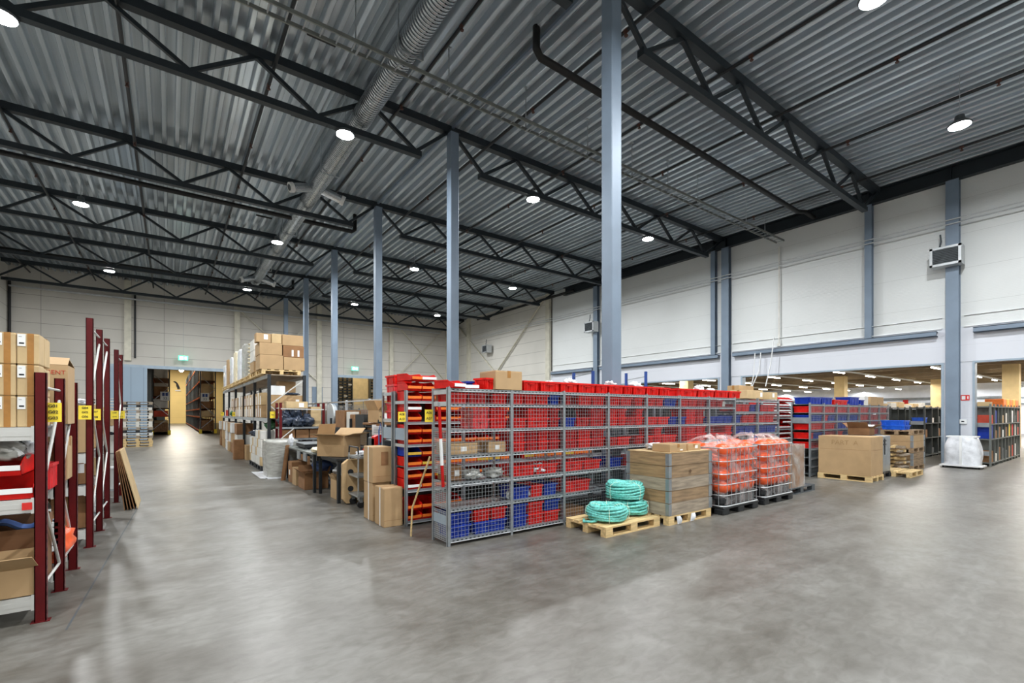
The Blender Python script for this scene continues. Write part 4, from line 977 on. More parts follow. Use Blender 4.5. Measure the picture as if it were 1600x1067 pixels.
for sx in (-.3, .25):
    for sy in (-.42, .42): P(MB().tube([(sx, sy - .015, .035), (sx, sy + .015, .035)], .035, 10), 'caster', 'rubber', t)
t = T('fire_sign', 'small red and white fire equipment sign on the grey pier beside the rightmost opening', 'sign', (XW - .03, 3.68, 2.26))
P(MB().box(-.004, -.11, -.09, 0, .11, .09), 'plate', 'sign_red', t)
P(MB().box(-.007, -.01, -.06, -.004, .08, .06).box(-.007, -.085, -.045, -.004, -.055, .05), 'pictogram', 'white', t)
t = T('wall_thermostat', 'small white control box on the grey pier behind the white sack', 'control box', (XW - .03, 3.72, 1.47))
P(MB().bbox(-.05, -.09, -.07, 0, .09, .07, .008), 'case', 'white', t); P(MB().box(-.053, -.03, -.01, -.05, .04, .02), 'display', 'ink', t)
solo(MB().tube([(XW - .03, 3.82, 1.55), (XW - .03, 3.82, 3.4)], .012, 6), 'conduit', 'white', 'thin white conduit rising on the grey pier above the control box', 'conduit')

# ================================================================ DARK RED RACKS ON THE LEFT
def red_rack(ys, top, label, z_levels, seed, hs=None, X=-.845):
    t = T('pallet_rack', label, 'rack', (X, ys[0], 0), 0, 'dark red racks')
    for i, y in enumerate(ys):
        h = (hs or [top] * 3)[i]
        m_ = MB().box(-.037, y - ys[0] - .0, 0, .037, y - ys[0] + .006, h).box(-.037, y - ys[0], 0, -.030, y - ys[0] + .06, h).box(.030, y - ys[0], 0, .037, y - ys[0] + .06, h)
        P(m_, 'upright', 'rack_red', t)
        sl = MB()
        for k in range(int(h / .075) - 1): sl.box(.0365, y - ys[0] + .02, .06 + k * .075, .0378, y - ys[0] + .035, .09 + k * .075)
        P(sl, 'upright_slots', 'ink', t)
        P(MB().box(-.06, y - ys[0] - .01, 0, .06, y - ys[0] + .07, .006), 'foot_plate', 'rack_red', t)
    for a, b_ in zip(ys[:-1], ys[1:]):
        a0, b0 = a - ys[0] + .05, b_ - ys[0] + .01; h = top
        lv = [.28, h * .47, h - .12]
        for z in lv[:1] + lv[2:]: P(MB().tube([(0, a0, z), (0, b0, z)], .012, 8), 'cross_tie', 'rack_grey', t)
        n = 2 if h < 2.5 else 3; q0 = .28
        for k in range(n):
            za, zb = q0 + (h - .5) / n * k, q0 + (h - .5) / n * (k + 1)
            P(MB().tube([(0, a0 if (k + seed) % 2 else b0, za), (0, b0 if (k + seed) % 2 else a0, zb)], .013, 8), 'diagonal', 'rack_grey', t)
        for z in z_levels:
            for yy in (a - ys[0] + .0, b_ - ys[0] - .04):
                P(MB().box(-2.75, yy, z - .11, -.037, yy + .045, z).box(-2.75, yy - .002, z - .075, -.037, yy, z - .035), 'beam', 'rack_grey', t)
                P(MB().box(-.055, yy - .003, z - .12, -.037, yy + .047, z + .01), 'beam_end', 'rack_grey', t)
            P(MB().box(-2.75, a0, z - .02, -.037, b0 - .05, z - .002), 'deck', 'galv', t)
    return t
red_rack([5.52, 6.36, 7.15], 2.1, 'low dark red rack nearest on the left, loaded with labelled cartons', [.23, 1.04, 1.64], 0, X=-.878)
red_rack([8.2, 9.25, 10.3], 3.0, 'taller dark red rack, second from the front on the left', [.23, .80, 1.22], 1)
red_rack([12.0, 13.0], 3.0, 'taller dark red rack, furthest on the left', [.23, .95, 1.5], 0)
for i, (lines, x, y, z, w, h, lb) in enumerate([(['G01', 'G02', 'G03'], -.81, 5.60, 1.765, .105, .165, 'G01 G02 G03'), (['G04', 'G05', 'G06'], -.88, 8.12, 1.765, .125, .18, 'G04 G05 G06'), (['G07', 'G08'], -.885, 9.19, 1.735, .125, .165, 'G07 G08'), (['G09', 'G10'], -.865, 11.95, 1.72, .12, .16, 'G09 G10'), (['G11', 'G12'], -.83, 12.94, 1.72, .12, .16, 'G11 G12')]):
    sign(lines, x, y, z, w, h, 'yellow rack sign reading %s on the dark red racks' % lb, 0, .036 if len(lines) == 3 else .036, wt=.0004)
# labelled cartons on the top level
def label_carton(x, y, z, w, d, h, lab, grp):
    c = carton(x, y, z, w, d, h, lab, 'card_pale', 0, grp, None)
    P(MB().box(-.005, -d / 2 - .002, .0, .035, -d / 2 + .001, h), 'packing_tape', 'tape', c)
    P(MB().box(-w / 2 + .004, -d / 2 - .004, h * .58, -w / 2 + .052, -d / 2 + .001, h * .97), 'paper_label', 'paper', c)
    P(MB().box(-w / 2 + .014, -d / 2 - .005, h * .65, -w / 2 + .044, -d / 2 - .004, h * .70).box(-w / 2 + .012, -d / 2 - .005, h * .88, -w / 2 + .03, -d / 2 - .004, h * .89), 'barcode', 'ink', c)
    return c
for col in range(2):
    for row in range(3):
        label_carton(-.957 - col * .136, 5.66, 1.642 + row * .262, .132, .205, .258, 'upright brown carton with white label on the near red rack, %s column, %s row' % (['right', 'left'][col], ['bottom', 'middle', 'top'][row]), 'labelled cartons on the near red rack')
for row in range(3):
    carton(-.958, 5.885, 1.642 + row * .262, .134, .23, .254 - .01 * (row == 1), 'brown carton directly behind the labelled ones on the near red rack, %s row' % ['bottom', 'middle', 'top'][row], 'card_pale', 0, 'cartons behind the labelled ones', tapesides=False)
c = open_carton(-.985, 6.72, 1.642, .30, .42, .60, 'brown carton with red lettering and a raised pale top on the near red rack', 'card', flaps=(.42, .30, None, None), fl=.22)
text('URGENT', .058, 'print_red', c, 'red_lettering', (.02, -.2125, .525), (PI / 2, 0, 0))
# middle level
pick(-1.12, 5.80, 1.045, .40, .50, .19, 'red', 'paper', 'large red picking bin with white strip on the near red rack, lower one', 'large red bins on the near red rack')
pick(-1.17, 5.84, 1.238, .34, .50, .18, 'red', 'paper', 'large red picking bin with white strip on the near red rack, upper one', 'large red bins on the near red rack')
tote(-.99, 6.23, 1.045, .22, .34, .24, 'red_pale', 'pale red bin seen between the first and second red uprights', None)
crumple(-1.12, 5.86, 1.345, .15, .22, .12, 'grey_wrap', 'grey plastic bag heaped in the upper red bin of the near red rack', 'plastic bag', 'plastic_bag', 71, .35)
t = T('spray_can', 'white can lying in front of the grey plastic bag on the near red rack', 'can', (-1.045, 5.70, 1.43))
P(MB().tube([(-.025, 0, .035), (.03, -.02, -.035)], .022, 12), 'can_body', 'white', t); P(MB().tube([(.03, -.02, -.035), (.036, -.022, -.043)], .018, 12), 'can_cap', 'dark_grey', t)
crumple(-.97, 5.80, 1.40, .06, .10, .085, 'white_wrap', 'clear plastic bag beside the first red upright', 'plastic bag', 'plastic_bag', 73, .5)
carton(-1.17, 5.86, 1.47, .12, .2, .08, 'small yellow-brown carton above the grey plastic bag', 'card', tape=None)
carton(-.99, 6.62, 1.045, .22, .34, .42, 'brown carton behind the pale red bin on the near red rack', 'card_dark', paper=[('f', .0, .3, .05, .06)], tape=None)
carton(-.98, 7.0, 1.045, .20, .3, .46, 'upright brown carton between the second and third red uprights', 'card', tape='tape')
# bottom level
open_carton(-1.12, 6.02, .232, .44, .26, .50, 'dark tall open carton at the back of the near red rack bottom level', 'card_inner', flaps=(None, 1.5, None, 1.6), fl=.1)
open_carton(-1.10, 5.70, .232, .42, .32, .24, 'open brown carton with spread flaps on the bottom level of the near red rack', 'card', flaps=(2.55, 1.9, 2.2, 1.5), fl=.22)
solo(MB().grid(lambda u, v: ((u - .5) * .34, (v - .5) * .22, .03 * math.sin(u * 7) + .025 * math.sin(v * 9 + u * 4)), 14, 10), 'folded_cloth', 'blue_cloth', 'blue cloth lying above the open carton on the near red rack', 'cloth', (-1.10, 6.02, .755), 0, None, True)
for k in range(5): carton(-.965, 6.44, .40 + k * .06, .17, .16, .056, 'flat white box with dark trim stacked in the near red rack, %s from the bottom' % ORD[k], 'white', 0, 'flat white boxes in the near red rack', 'rack_blue')
crumple(-.96, 6.78, .232, .12, .34, .20, 'orange', 'orange items in a clear bag at the foot of the near red rack', 'bag of floats', 'bagged_floats', 81, .5)
solo(MB().box(-.03, -.004, -.03, .03, .0, .03), 'shelf_tag', 'sign_red', 'small red tag on the middle beam of the near red rack', 'tag', (-.955, 5.515, .985))
# second red rack
for k, (y, z, h, w, m_, tx) in enumerate([(8.72, 1.225, .62, .26, 'card', 'tall brown carton standing on the second red rack'), (9.77, 1.225, .66, .26, 'card', 'tall brown carton on the second red rack, further back'), (8.72, .805, .30, .26, 'card_dark', 'brown carton with white label on the middle beam of the second red rack'), (9.77, .805, .28, .28, 'card_pale', 'pale brown carton on the middle beam of the second red rack, further back')]):
    carton(-1.01, y, z, w, .5, h, tx, m_, tape='tape' if k != 2 else None, paper=[('f', .04, h * .5, .09, .12)] if k == 2 else None)
crumple(-1.0, 8.6, 1.85, .12, .2, .05, 'white_wrap', 'clear plastic wrap on top of the tall carton in the second red rack', 'plastic wrap', 'plastic_wrap', 83, .5)
open_carton(-1.05, 8.62, .232, .36, .5, .34, 'open brown carton with a dark strap at the bottom of the second red rack', 'card_dark', flaps=(2.3, 2, 2, 1.7))
for k in range(3): carton(-1.0, 9.75, .232 + k * .09, .22, .4, .086, 'flat blue-edged white box at the bottom of the second red rack, %s from the floor' % ORD[k], 'white', 0, 'flat white boxes in the second red rack', 'rack_blue')
carton(-.96, 12.5, .955, .2, .5, .36, 'grey-white carton on the furthest red rack', 'offwhite', tape=None)
crumple(-.96, 12.5, 1.32, .12, .2, .11, 'bag_black', 'dark shiny bag on the grey-white carton in the furthest red rack', 'bag', 'dark_bag', 85, .4)
carton(-.96, 12.5, .232, .2, .5, .42, 'white carton low in the furthest red rack', 'white', tape=None)
carton(-.96, 12.5, 1.505, .2, .5, .30, 'brown carton high in the furthest red rack', 'card', tape=None)
# cardboard sheets leaning on the furthest red rack
for k in range(5):
    t0 = .0 + k * .035
    xb, xt = -.66 + k * .045, -.78 + k * .012
    m_ = MB(); a = (xb, 10.92 + .02 * k, .004); b2 = (xb, 12.0 + .01 * k, .004); c_ = (xt, 12.0 + .01 * k, 1.06 + .005 * k); d_ = (xt, 10.92 + .02 * k, 1.06 + .005 * k)
    e = Vector((.012, 0, .0))
    vs_ = [Vector(p) - Vector((-.6, 11.5, 0)) for p in (a, b2, c_, d_)]
    m_.add(vs_ + [v + e for v in vs_], [(0, 1, 2, 3), (7, 6, 5, 4), (0, 4, 5, 1), (1, 5, 6, 2), (2, 6, 7, 3), (3, 7, 4, 0)])
    solo(m_, 'cardboard_sheet', 'card_pale' if k == 4 else 'card_dark', 'cardboard sheet leaning against the furthest red rack, %s from the aisle' % ORD[4 - k], 'cardboard sheet', (-.6, 11.5, 0), 0, 'leaning cardboard sheets')
# pallet stacks at the end of the aisle
for k in range(16):
    m_ = 'plastic_black' if k in (5, 14) else ('wood' if k < 3 else 'wood_grey' if k % 3 == 0 else 'offwhite')
    pallet(-1.33 + .02 * math.sin(k * 2.3), 31.3, k * .146, 'pallet in the tall stack near the blue sliding door, %s from the floor' % ORD[k], 1.2, .8, m_, 0, 'pallets in the stack by the blue door', True)
for k in range(17):
    pallet(-2.6 + .02 * math.sin(k * 1.7), 31.2, k * .146, 'pallet in the stack half hidden behind the furthest red rack, %s from the floor' % ORD[k], 1.2, .8, 'wood' if k % 4 == 1 else 'offwhite', 0, 'pallets in the half-hidden stack', True)
# ================================================================ TALL BLACK RACK ALONG THE AISLE
RX, RD = 2.44, 1.0
ypos = [15.85, 18.8, 21.75, 24.7, 27.65, 30.6]
t = T('tall_pallet_rack', 'tall black pallet rack along the aisle with wrapped goods on its top level', 'rack', (RX, 15.85, 0))
for i, y in enumerate(ypos):
    for x in (0, RD): P(MB().box(x - .045, y - 15.85 - .04, 0, x + .045, y - 15.85 + .04, 2.94), 'upright', 'black_steel', t)
    for za, zb, s in ((.2, 1.1, 0), (1.1, 2.0, 1), (2.0, 2.8, 0)):
        P(MB().bar((RD * s, y - 15.85, za), (RD * (1 - s), y - 15.85, zb), .03), 'brace', 'rack_grey', t)
for a, b in zip(ypos[:-1], ypos[1:]):
    for z in (1.60, 2.94):
        for x in (-.02, RD + .02): P(MB().box(x - .025, a - 15.85 + .04, z - .11, x + .025, b - 15.85 - .04, z), 'beam', 'galv_bright', t)
    P(MB().box(.0, a - 15.85 + .05, 1.575, RD, b - 15.85 - .05, 1.598), 'deck', 'wood_grey', t)
    P(MB().box(.0, a - 15.85 + .05, 2.915, RD, b - 15.85 - .05, 2.938), 'deck', 'wood_grey', t)
for k, (y, nm) in enumerate([(15.8, 'at its near end'), (24.65, 'further along the aisle'), (30.5, 'at its far end')]):
    blank_sign(RX - .02 + (.10 if k == 0 else -.06), y - .05, 1.70, .14, .20, 'small yellow location sign on the black rack ' + nm)
# top level
TZ = 2.945
def top_pallet(y, lab, m='wood'): return pallet(2.80, y, TZ, lab, 1.2, 1.1, m, PI / 2, 'pallets on top of the black rack', True)
py = [16.5, 17.85, 19.25, 20.7, 22.2, 23.7, 25.3, 26.9, 28.5]
for k, y in enumerate(py): top_pallet(y, 'pale pallet on top of the black rack, %s from its near end' % ORD[k])
z0 = TZ + .146
for x, y, z, w, d, h, m_, lab, pp in [
    (2.52, 16.35, z0, .64, .9, .44, 'card', 'large plain carton at the left of the near stack on the black rack, bottom row', None),
    (2.50, 16.35, z0 + .445, .62, .9, .36, 'card', 'large plain carton at the left of the near stack on the black rack, second row', None),
    (2.30, 16.10, z0 + .81, .40, .40, .27, 'card', 'small taped carton with a white slip at the top left of the black rack stack', [('f', .06, .09, .11, .15)]),
    (2.66, 16.20, z0 + .81, .28, .55, .29, 'card_pale', 'pale yellow-brown carton beside the small taped one on the black rack stack', None),
    (3.16, 16.35, z0, .60, .9, .40, 'card', 'plain carton at the right of the near stack on the black rack, bottom row', None),
    (3.14, 16.35, z0 + .405, .60, .9, .36, 'card_dark', 'carton with two white strips on the black rack stack, middle row right', [('f', -.03, .03, .055, .2), ('f', .14, .03, .055, .2)]),
    (3.12, 16.35, z0 + .77, .60, .9, .33, 'card', 'carton at the top right of the near stack on the black rack', None)]:
    carton(x, y, z, w, d, h, lab, m_, paper=pp, tape='tape' if h < .3 else None)
crumple(2.7, 16.5, z0 + 1.10, .3, .35, .03, 'white_wrap', 'film sheet lying over the near carton stack on the black rack', 'plastic film', 'plastic_film', 91, .4)
for k in range(3):
    for r in range(3): carton(2.36 + k * .30, 17.75, z0 + r * .36, .29, .85, .35, 'white-labelled carton on the second pallet on the black rack, row %d, %s from the aisle' % (r + 1, ORD[k]), 'offwhite' if (k + r) % 3 else 'card', 0, 'cartons on the second top pallet', None)
def wrapped(y, h, m_, lab, seed, d=1.1, w=.98, x=2.78):
    def f(u, v):
        a = u * 2 * PI; c, s = math.cos(a), math.sin(a); R = 1 / ((abs(c) / (w / 2)) ** 8 + (abs(s) / (d / 2)) ** 8) ** (1 / 8)
        nn = noise.noise(Vector((c * 2.5, s * 2.5, v * 6 + seed))); k = 1 + .03 * nn
        if v > .85: k *= 1 - (v - .85) / .15 * .97
        return (c * R * k, s * R * k, min(v / .85, 1) * h + .03 * nn * (v > .8))
    solo(MB().grid(f, 48, 26), 'wrapped_pallet_load', m_, lab, 'wrapped goods', (x, y, z0), 0, 'wrapped loads on the black rack', True)
for r in range(9):
    solo(MB().blob(0, 0, .07, .50, .58, .085, r, .10, 3, 24, 10), 'sack', 'cream_wrap', 'cream sack in the tall stack on the black rack, %s from the bottom' % ORD[r], 'sack', (2.78, 19.25, z0 + r * .135), 0, 'cream sacks on the black rack', True)
for k, (h, m_, nm) in enumerate([(1.28, 'grey_wrap', 'grey'), (1.22, 'white_wrap', 'pale'), (1.30, 'cream_wrap', 'cream'), (1.2, 'white_wrap', 'white'), (1.28, 'card', 'brown'), (1.1, 'white_wrap', 'pale')]):
    wrapped(py[3 + k], h, m_, '%s film-wrapped pallet load on the black rack, %s from its near end' % (nm, ORD[3 + k]), k + 3)
# middle level of the black rack: rows of cartons
q = random.Random(11)
carton(2.74, 16.3, 1.605, .52, .6, .36, 'brown carton on the middle level of the black rack at its near end, lower left', 'card')
carton(2.74, 16.3, 1.968, .52, .6, .34, 'brown carton on the middle level of the black rack at its near end, upper left', 'card')
carton(3.26, 16.3, 1.605, .48, .6, .42, 'brown carton on the middle level of the black rack at its near end, lower right', 'card_dark')
carton(3.22, 16.3, 2.03, .48, .6, .28, 'dark-topped carton on the middle level of the black rack, upper right', 'card', paper=[('f', .05, .05, .1, .1)])
carton(3.10, 16.9, 2.30, .5, .5, .48, 'tall brown carton under the top deck of the black rack', 'card')
crumple(3.1, 16.2, 2.31, .26, .2, .05, 'bag_black', 'dark plastic sheet draped on the cartons near the end of the black rack', 'plastic sheet', 'plastic_sheet', 93, .4)
solo(MB().box(-.2, -.01, 0, .2, .01, .28), 'white_board', 'white', 'white board standing on the cartons inside the black rack', 'board', (2.72, 16.05, 2.32))
n = 0; y = 17.0
while y < 29.5:
    w = q.uniform(.34, .5)
    for r in range(q.choice([2, 2, 1, 2])):
        m_ = ['card', 'card_dark', 'offwhite', 'card', 'card_pale'][q.randrange(5)]
        c = carton(2.62, y + w / 2, 1.605 + r * .41, .46, w - .03, .40, 'carton on the black rack middle level, %s from its near end, %s row' % (ORD[min(19, n // 1)] if n < 20 else 'last', 'lower' if r == 0 else 'upper'), m_, 0, 'cartons on the middle level of the black rack', 'tape', 0)
        P(MB().box(-.234, -w * .22, .02, -.2305, w * .12, .40 if n % 2 else .30), 'paper_label', 'paper', c)
    n += 1; y += w
    for py_ in ypos:
        if y < py_ + .06 and y + .5 > py_ - .06: y = py_ + .07
    if n > 19: break
crumple(2.5, 25.6, 1.605, .2, .3, .16, 'green', 'dark green bundle on the middle level near the far end of the black rack', 'bundle', 'bundle', 95, .4)
solo(MB().box(-.24, -.16, 0, .24, .16, .30), 'red_box', 'print_red', 'faded red box on the middle level of the black rack', 'box', (2.62, 28.6, 1.605 + .0))
# goods on the floor under and in front of the black rack
for i in range(2):
    y = 16.5 + i * 1.3
    pallet(2.62, y, 0, 'black pallet under white paper cartons in front of the black rack, %s from the camera' % ORD[i], 1.2, .8, 'plastic_black', PI / 2, 'black pallets under paper cartons', True)
for i in range(2):
    for k in range(4):
        for r in range(4 if i == 0 else 3):
            yy = 16.06 + i * 1.3 + k * .285
            carton(2.42, yy, .146 + r * .27, .38, .275, .262, 'pale paper carton on the %s black pallet, column %d, row %d' % (ORD[i], k + 1, r + 1), 'offwhite' if (k + i + r) % 4 else 'card_pale', 0, 'paper cartons on black pallets', None)
tallb = carton(2.12, 20.6, 0, .34, .4, .74, 'narrow upright brown carton on the aisle side of the black rack', 'card_dark', tape=None)
carton(2.55, 20.2, .0, .5, .6, .55, 'brown carton on the floor inside the black rack', 'card')
crumple(2.8, 16.9, 1.235, .3, .36, .16, 'green', 'green plastic bundle lying on the paper cartons under the black rack', 'bundle', 'bundle', 96, .4)
crumple(2.5, 18.4, .96, .25, .3, .12, 'bag_black', 'dark bag on the paper cartons under the black rack', 'bag', 'dark_bag', 97, .4)
for k in range(9):
    y = ypos[2 + k // 3] + .52 + (k % 3) * .93; w = q.uniform(.6, .84)
    for r in range(3):
        carton(2.55 + q.uniform(-.05, .05), y, r * .44, .62, w, .43, 'carton on the floor along the black rack, %s from the upright brown one, %s tier' % (ORD[k], ['bottom', 'middle', 'top'][r]), ['offwhite', 'card', 'white', 'card_dark'][q.randrange(4)], 0, 'floor cartons along the black rack', 'tape')
# grey film-wrapped roll pallet
t = T('wrapped_load', 'grey film-wrapped load standing at the near end of the black rack', 'wrapped goods', (2.50, 14.42, 0))
def gw(u, v):
    a = u * 2 * PI; c, s = math.cos(a), math.sin(a); R = 1 / ((abs(c) / .40) ** 6 + (abs(s) / .55) ** 6) ** (1 / 6)
    nn = noise.noise(Vector((c * 2, s * 2, v * 3))); k = 1 + .03 * nn - .10 * max(0, .5 - v)
    if v > .86: k *= 1 - (v - .86) / .14 * .98
    return (c * R * k, s * R * k, min(v / .86, 1) * 1.02 + .02 * nn + .0)
P(MB().grid(gw, 48, 24), 'film_wrap', 'grey_wrap', t, smooth=True)
P(MB().box(-.4, -.55, 0, .4, .55, .03), 'base_sheet', 'white_wrap', t)
solo(MB().grid(lambda u, v: (u * .5, (v - .5) * 1.8, .012 + .012 * math.sin(v * 11) * math.sin(u * 5)), 6, 16), 'film_sheet', 'white_wrap', 'strip of clear film spread on the floor at the foot of the grey wrapped load', 'plastic film', (1.95, 14.9, 0))
t = T('cardboard_strip', 'bent strip of cardboard leaning beside the grey wrapped load', 'cardboard', (2.55, 13.35, 0))
P(MB().add([(-.22, 0, 0), (-.10, .04, 0), (.0, .06, .92), (-.10, .02, .92), (-.22, .02, 0), (-.10, .06, 0), (.0, .08, .92), (-.10, .04, .92)], [(0, 1, 2, 3), (7, 6, 5, 4), (0, 4, 5, 1), (1, 5, 6, 2), (2, 6, 7, 3), (3, 7, 4, 0)]), 'sheet', 'card_dark', t)

# ================================================================ WORK AREA: TABLES, BAGS, OPEN CARTONS, TROLLEY
def table(x0, y0, x1, y1, h, label, top='wood_grey', hang=True):
    t = T('work_table', label, 'table', (x0, y0, 0), 0, 'work tables')
    w, d = x1 - x0, y1 - y0
    P(MB().box(0, 0, h - .035, w, d, h), 'tabletop', top, t)
    for x in (.03, w - .09):
        for y in (.03, d - .09): P(MB().box(x, y, 0, x + .06, y + .06, h - .035), 'leg', 'black_steel', t)
    P(MB().box(.05, .05, h - .10, .09, d - .05, h - .035).box(w - .09, .05, h - .10, w - .05, d - .05, h - .035), 'side_rail', 'black_steel', t)
    if hang:
        for y in (.35, 1.0): P(MB().box(-.01, d * .0 + y + .2, h - .22, .02, y + .5, h - .035), 'drawer_box', 'galv', t)
    return t
table(2.52, 10.85, 3.42, 13.85, .87, 'long low work table along the aisle with grey top and black legs', 'shelf_grey')
table(2.60, 9.30, 3.45, 10.80, .87, 'nearer black-legged work table carrying a big open carton', 'black_steel', False)
open_carton(2.84, 9.98, .875, .52, .66, .42, 'big open brown carton with spread flaps on the nearer work table', 'card', rz=math.radians(35), flaps=(2.9, 1.35, 2.95, 2.5), fl=.24)
# scale / conveyor on the table
t = T('bench_scale', 'dark flat weighing machine on the long work table', 'scale', (3.0, 12.6, .87))
P(MB().bbox(-.36, -.5, .03, .36, .5, .12, .02), 'body', 'plastic_black', t); P(MB().box(-.38, -.52, .12, .38, .52, .14), 'platform', 'galv', t)
for sx in (-.3, .3):
    for sy in (-.42, .42): P(MB().lathe(sx, sy, [(.03, 0), (.02, .03)], 8), 'foot', 'galv', t)
crumple(2.62, 13.6, .87, .06, .08, .16, 'white_wrap', 'pale plastic bundle at the far corner of the long work table', 'plastic bag', 'plastic_bag', 101, .5)
crumple(2.66, 11.05, .87, .12, .14, .07, 'cream_wrap', 'small cream bag on the long work table beside the big open carton', 'bag', 'paper_bag', 102, .4)
carton(3.05, 11.5, .87, .26, .3, .16, 'small pale carton at the near end of the long work table', 'card_pale')
# red frame with shelves and black bags
t = T('low_rack', 'low dark red rack with grey shelves holding black bags', 'rack', (2.62, 15.05, 0))
for x in (0, 1.2):
    for y in (0, .62): P(MB().box(x - .035, y - .03, 0, x + .035, y + .03, 2.06), 'upright', 'rack_red', t)
for z in (1.0, 1.34):
    P(MB().box(-.03, -.02, z - .05, 1.23, .64, z), 'shelf', 'galv', t)
P(MB().bar((0, -.02, 1.88), (1.2, -.02, 1.86), .03), 'cross_bar', 'rack_grey', t); P(MB().bar((0, 0, 1.9), (0, .62, 1.9), .03), 'cross_bar', 'rack_grey', t)
P(MB().bar((0, -.02, 1.0), (.35, -.02, 1.30), .025), 'diagonal', 'rack_grey', t)
for k, (x, y, z, s) in enumerate([(2.80, 15.28, 1.34, 1.0), (3.10, 15.2, 1.34, .85), (3.40, 15.28, 1.34, 1.0), (3.08, 15.4, 1.60, .9), (2.80, 15.45, 1.60, .7)]):
    crumple(x, y, z, .22 * s, .26, .20 * s, 'bag_black', 'shiny black bag on the low red rack, %s' % ['left one', 'middle one', 'right one', 'upper one behind', 'upper left one'][k], 'bag', 'plastic_bag', 110 + k, .4, 'black bags on the red rack')
carton(3.1, 15.4, 1.90, .6, .4, .20, 'pale open-sided carton on top of the bags on the low red rack', 'card_pale', paper=[('f', .12, .03, .14, .13)], tape=None)
carton(3.64, 15.4, 1.345, .3, .4, .6, 'narrow upright pale carton at the right of the black bags', 'card_pale')
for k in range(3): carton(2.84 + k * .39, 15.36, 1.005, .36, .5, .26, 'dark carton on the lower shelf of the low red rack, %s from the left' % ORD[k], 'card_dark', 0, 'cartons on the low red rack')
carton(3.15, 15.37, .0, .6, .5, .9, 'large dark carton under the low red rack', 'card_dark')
t = T('metal_reel', 'large pale metal reel standing on edge behind the tables', 'reel', (3.72, 13.7, 1.36))
P(MB().tube([(-.03, 0, .32), (.05, 0, .32)], .32, 28), 'drum', 'galv', t)
P(MB().tube([(-.06, 0, .32), (-.03, 0, .32)], .34, 28), 'flange', 'galv_bright', t)
solo(MB().box(-.25, -.3, 0, .25, .3, 1.355), 'cabinet', 'dark_grey', 'dark grey cabinet under the metal reel', 'cabinet', (3.66, 13.7, 0))
# shelf behind the tables with cartons
t = T('back_shelf', 'dark steel shelf behind the work tables piled with cartons', 'shelving', (3.52, 9.5, 0))
for y in (0, 1.9, 3.6):
    for x in (0, .42): P(MB().box(x - .025, y - .025, 0, x + .025, y + .025, 1.62), 'upright', 'black_steel', t)
for z in (.45, .95, 1.38): P(MB().box(-.02, 0, z - .03, .44, 3.6, z), 'shelf', 'black_steel', t)
carton(3.76, 12.4, 1.385, .42, .8, .44, 'dull brown carton on the shelf behind the tables, by the metal reel', 'card_dark')
carton(3.68, 11.75, 1.385, .22, .3, .40, 'upright white carton on the shelf behind the tables', 'offwhite', tape=None)
carton(3.76, 11.2, 1.385, .42, .7, .34, 'brown carton on the shelf behind the big open carton', 'card_dark')
solo(MB().box(-.2, -.3, 0, .2, .3, .34), 'black_crate', 'plastic_black', 'black crate between cartons on the shelf behind the tables', 'crate', (3.72, 10.75, 1.385))
for k, (y, h) in enumerate([(10.32, .34), (10.24, .42)]): solo(MB().tube([(0, 0, 0), (0, 0, h)], .035, 12), 'paper_roll', 'paper', 'white paper roll standing behind the big open carton, ' + ('shorter one' if k == 0 else 'taller one'), 'paper roll', (3.62, y, 1.385), 0, 'white paper rolls')
for k in range(3):
    solo(MB().bbox(-.24, -.45, 0, .24, .45, .05, .01), 'flat_carton', 'card_dark' if k != 1 else 'plastic_black', 'flattened carton in the pile left of the picking rack, %s from below' % ORD[k], 'flattened carton', (3.76, 9.95, 1.385 + k * .055), .15 * (k - 1), 'flattened cartons')
c = open_carton(3.72, 9.80, 1.56, .46, .5, .26, 'open brown carton with a white label on the flattened cartons, left of the picking rack', 'card', rz=.1, flaps=(2.5, 1.3, 2.0, 1.5), fl=.22)
P(MB().box(-.20, -.256, .03, -.04, -.2505, .19), 'paper_label', 'paper', c)
# trolley
t = T('goods_trolley', 'grey three-shelf trolley on casters beside the tall cartons', 'trolley', (2.80, 8.62, 0))
W_, D_ = .95, .55
for x in (0, W_):
    for y in (0, D_): P(MB().tube([(x, y, .16), (x, y, 1.0)], .015, 8), 'post', 'trolley', t)
for z in (.24, .60, .95): P(MB().box(-.02, -.02, z - .035, W_ + .02, D_ + .02, z), 'shelf', 'trolley', t)
P(MB().tube([(0, 0, 1.0), (-.0, .02, 1.12), (0, D_ - .02, 1.12), (0, D_, 1.0)], .015, 8), 'handle', 'plastic_black', t)
for x in (.06, W_ - .06):
    for y in (.05, D_ - .05):
        w_ = P(MB().tube([(x, y - .02, .065), (x, y + .02, .065)], .065, 14), 'caster', 'rubber', t)
        P(MB().box(x - .03, y - .03, .10, x + .03, y + .03, .20), 'caster_fork', 'galv', w_)
for k, (x, y) in enumerate([(2.92, 8.8), (3.15, 8.75), (3.4, 8.85)]): crumple(x, y, .95, .10, .11, .05, 'white_wrap', 'crumpled white paper on the trolley top, %s' % ['left', 'middle', 'right'][k] + ' piece', 'paper', 'crumpled_paper', 120 + k, .5, 'papers on the trolley')
solo(MB().blob(0, 0, .10, .15, .12, .12, 3, .05, 1.5, 18, 12, 0), 'hard_hat', 'helmet', 'yellow hard hat on the middle trolley shelf', 'helmet', (3.15, 8.85, .60), 0, None, True)
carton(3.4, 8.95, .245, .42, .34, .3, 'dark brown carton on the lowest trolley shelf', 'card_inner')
crumple(3.05, 8.9, .95, .08, .08, .08, 'red', 'small red cloth on the trolley top', 'cloth', 'red_cloth', 126, .4)
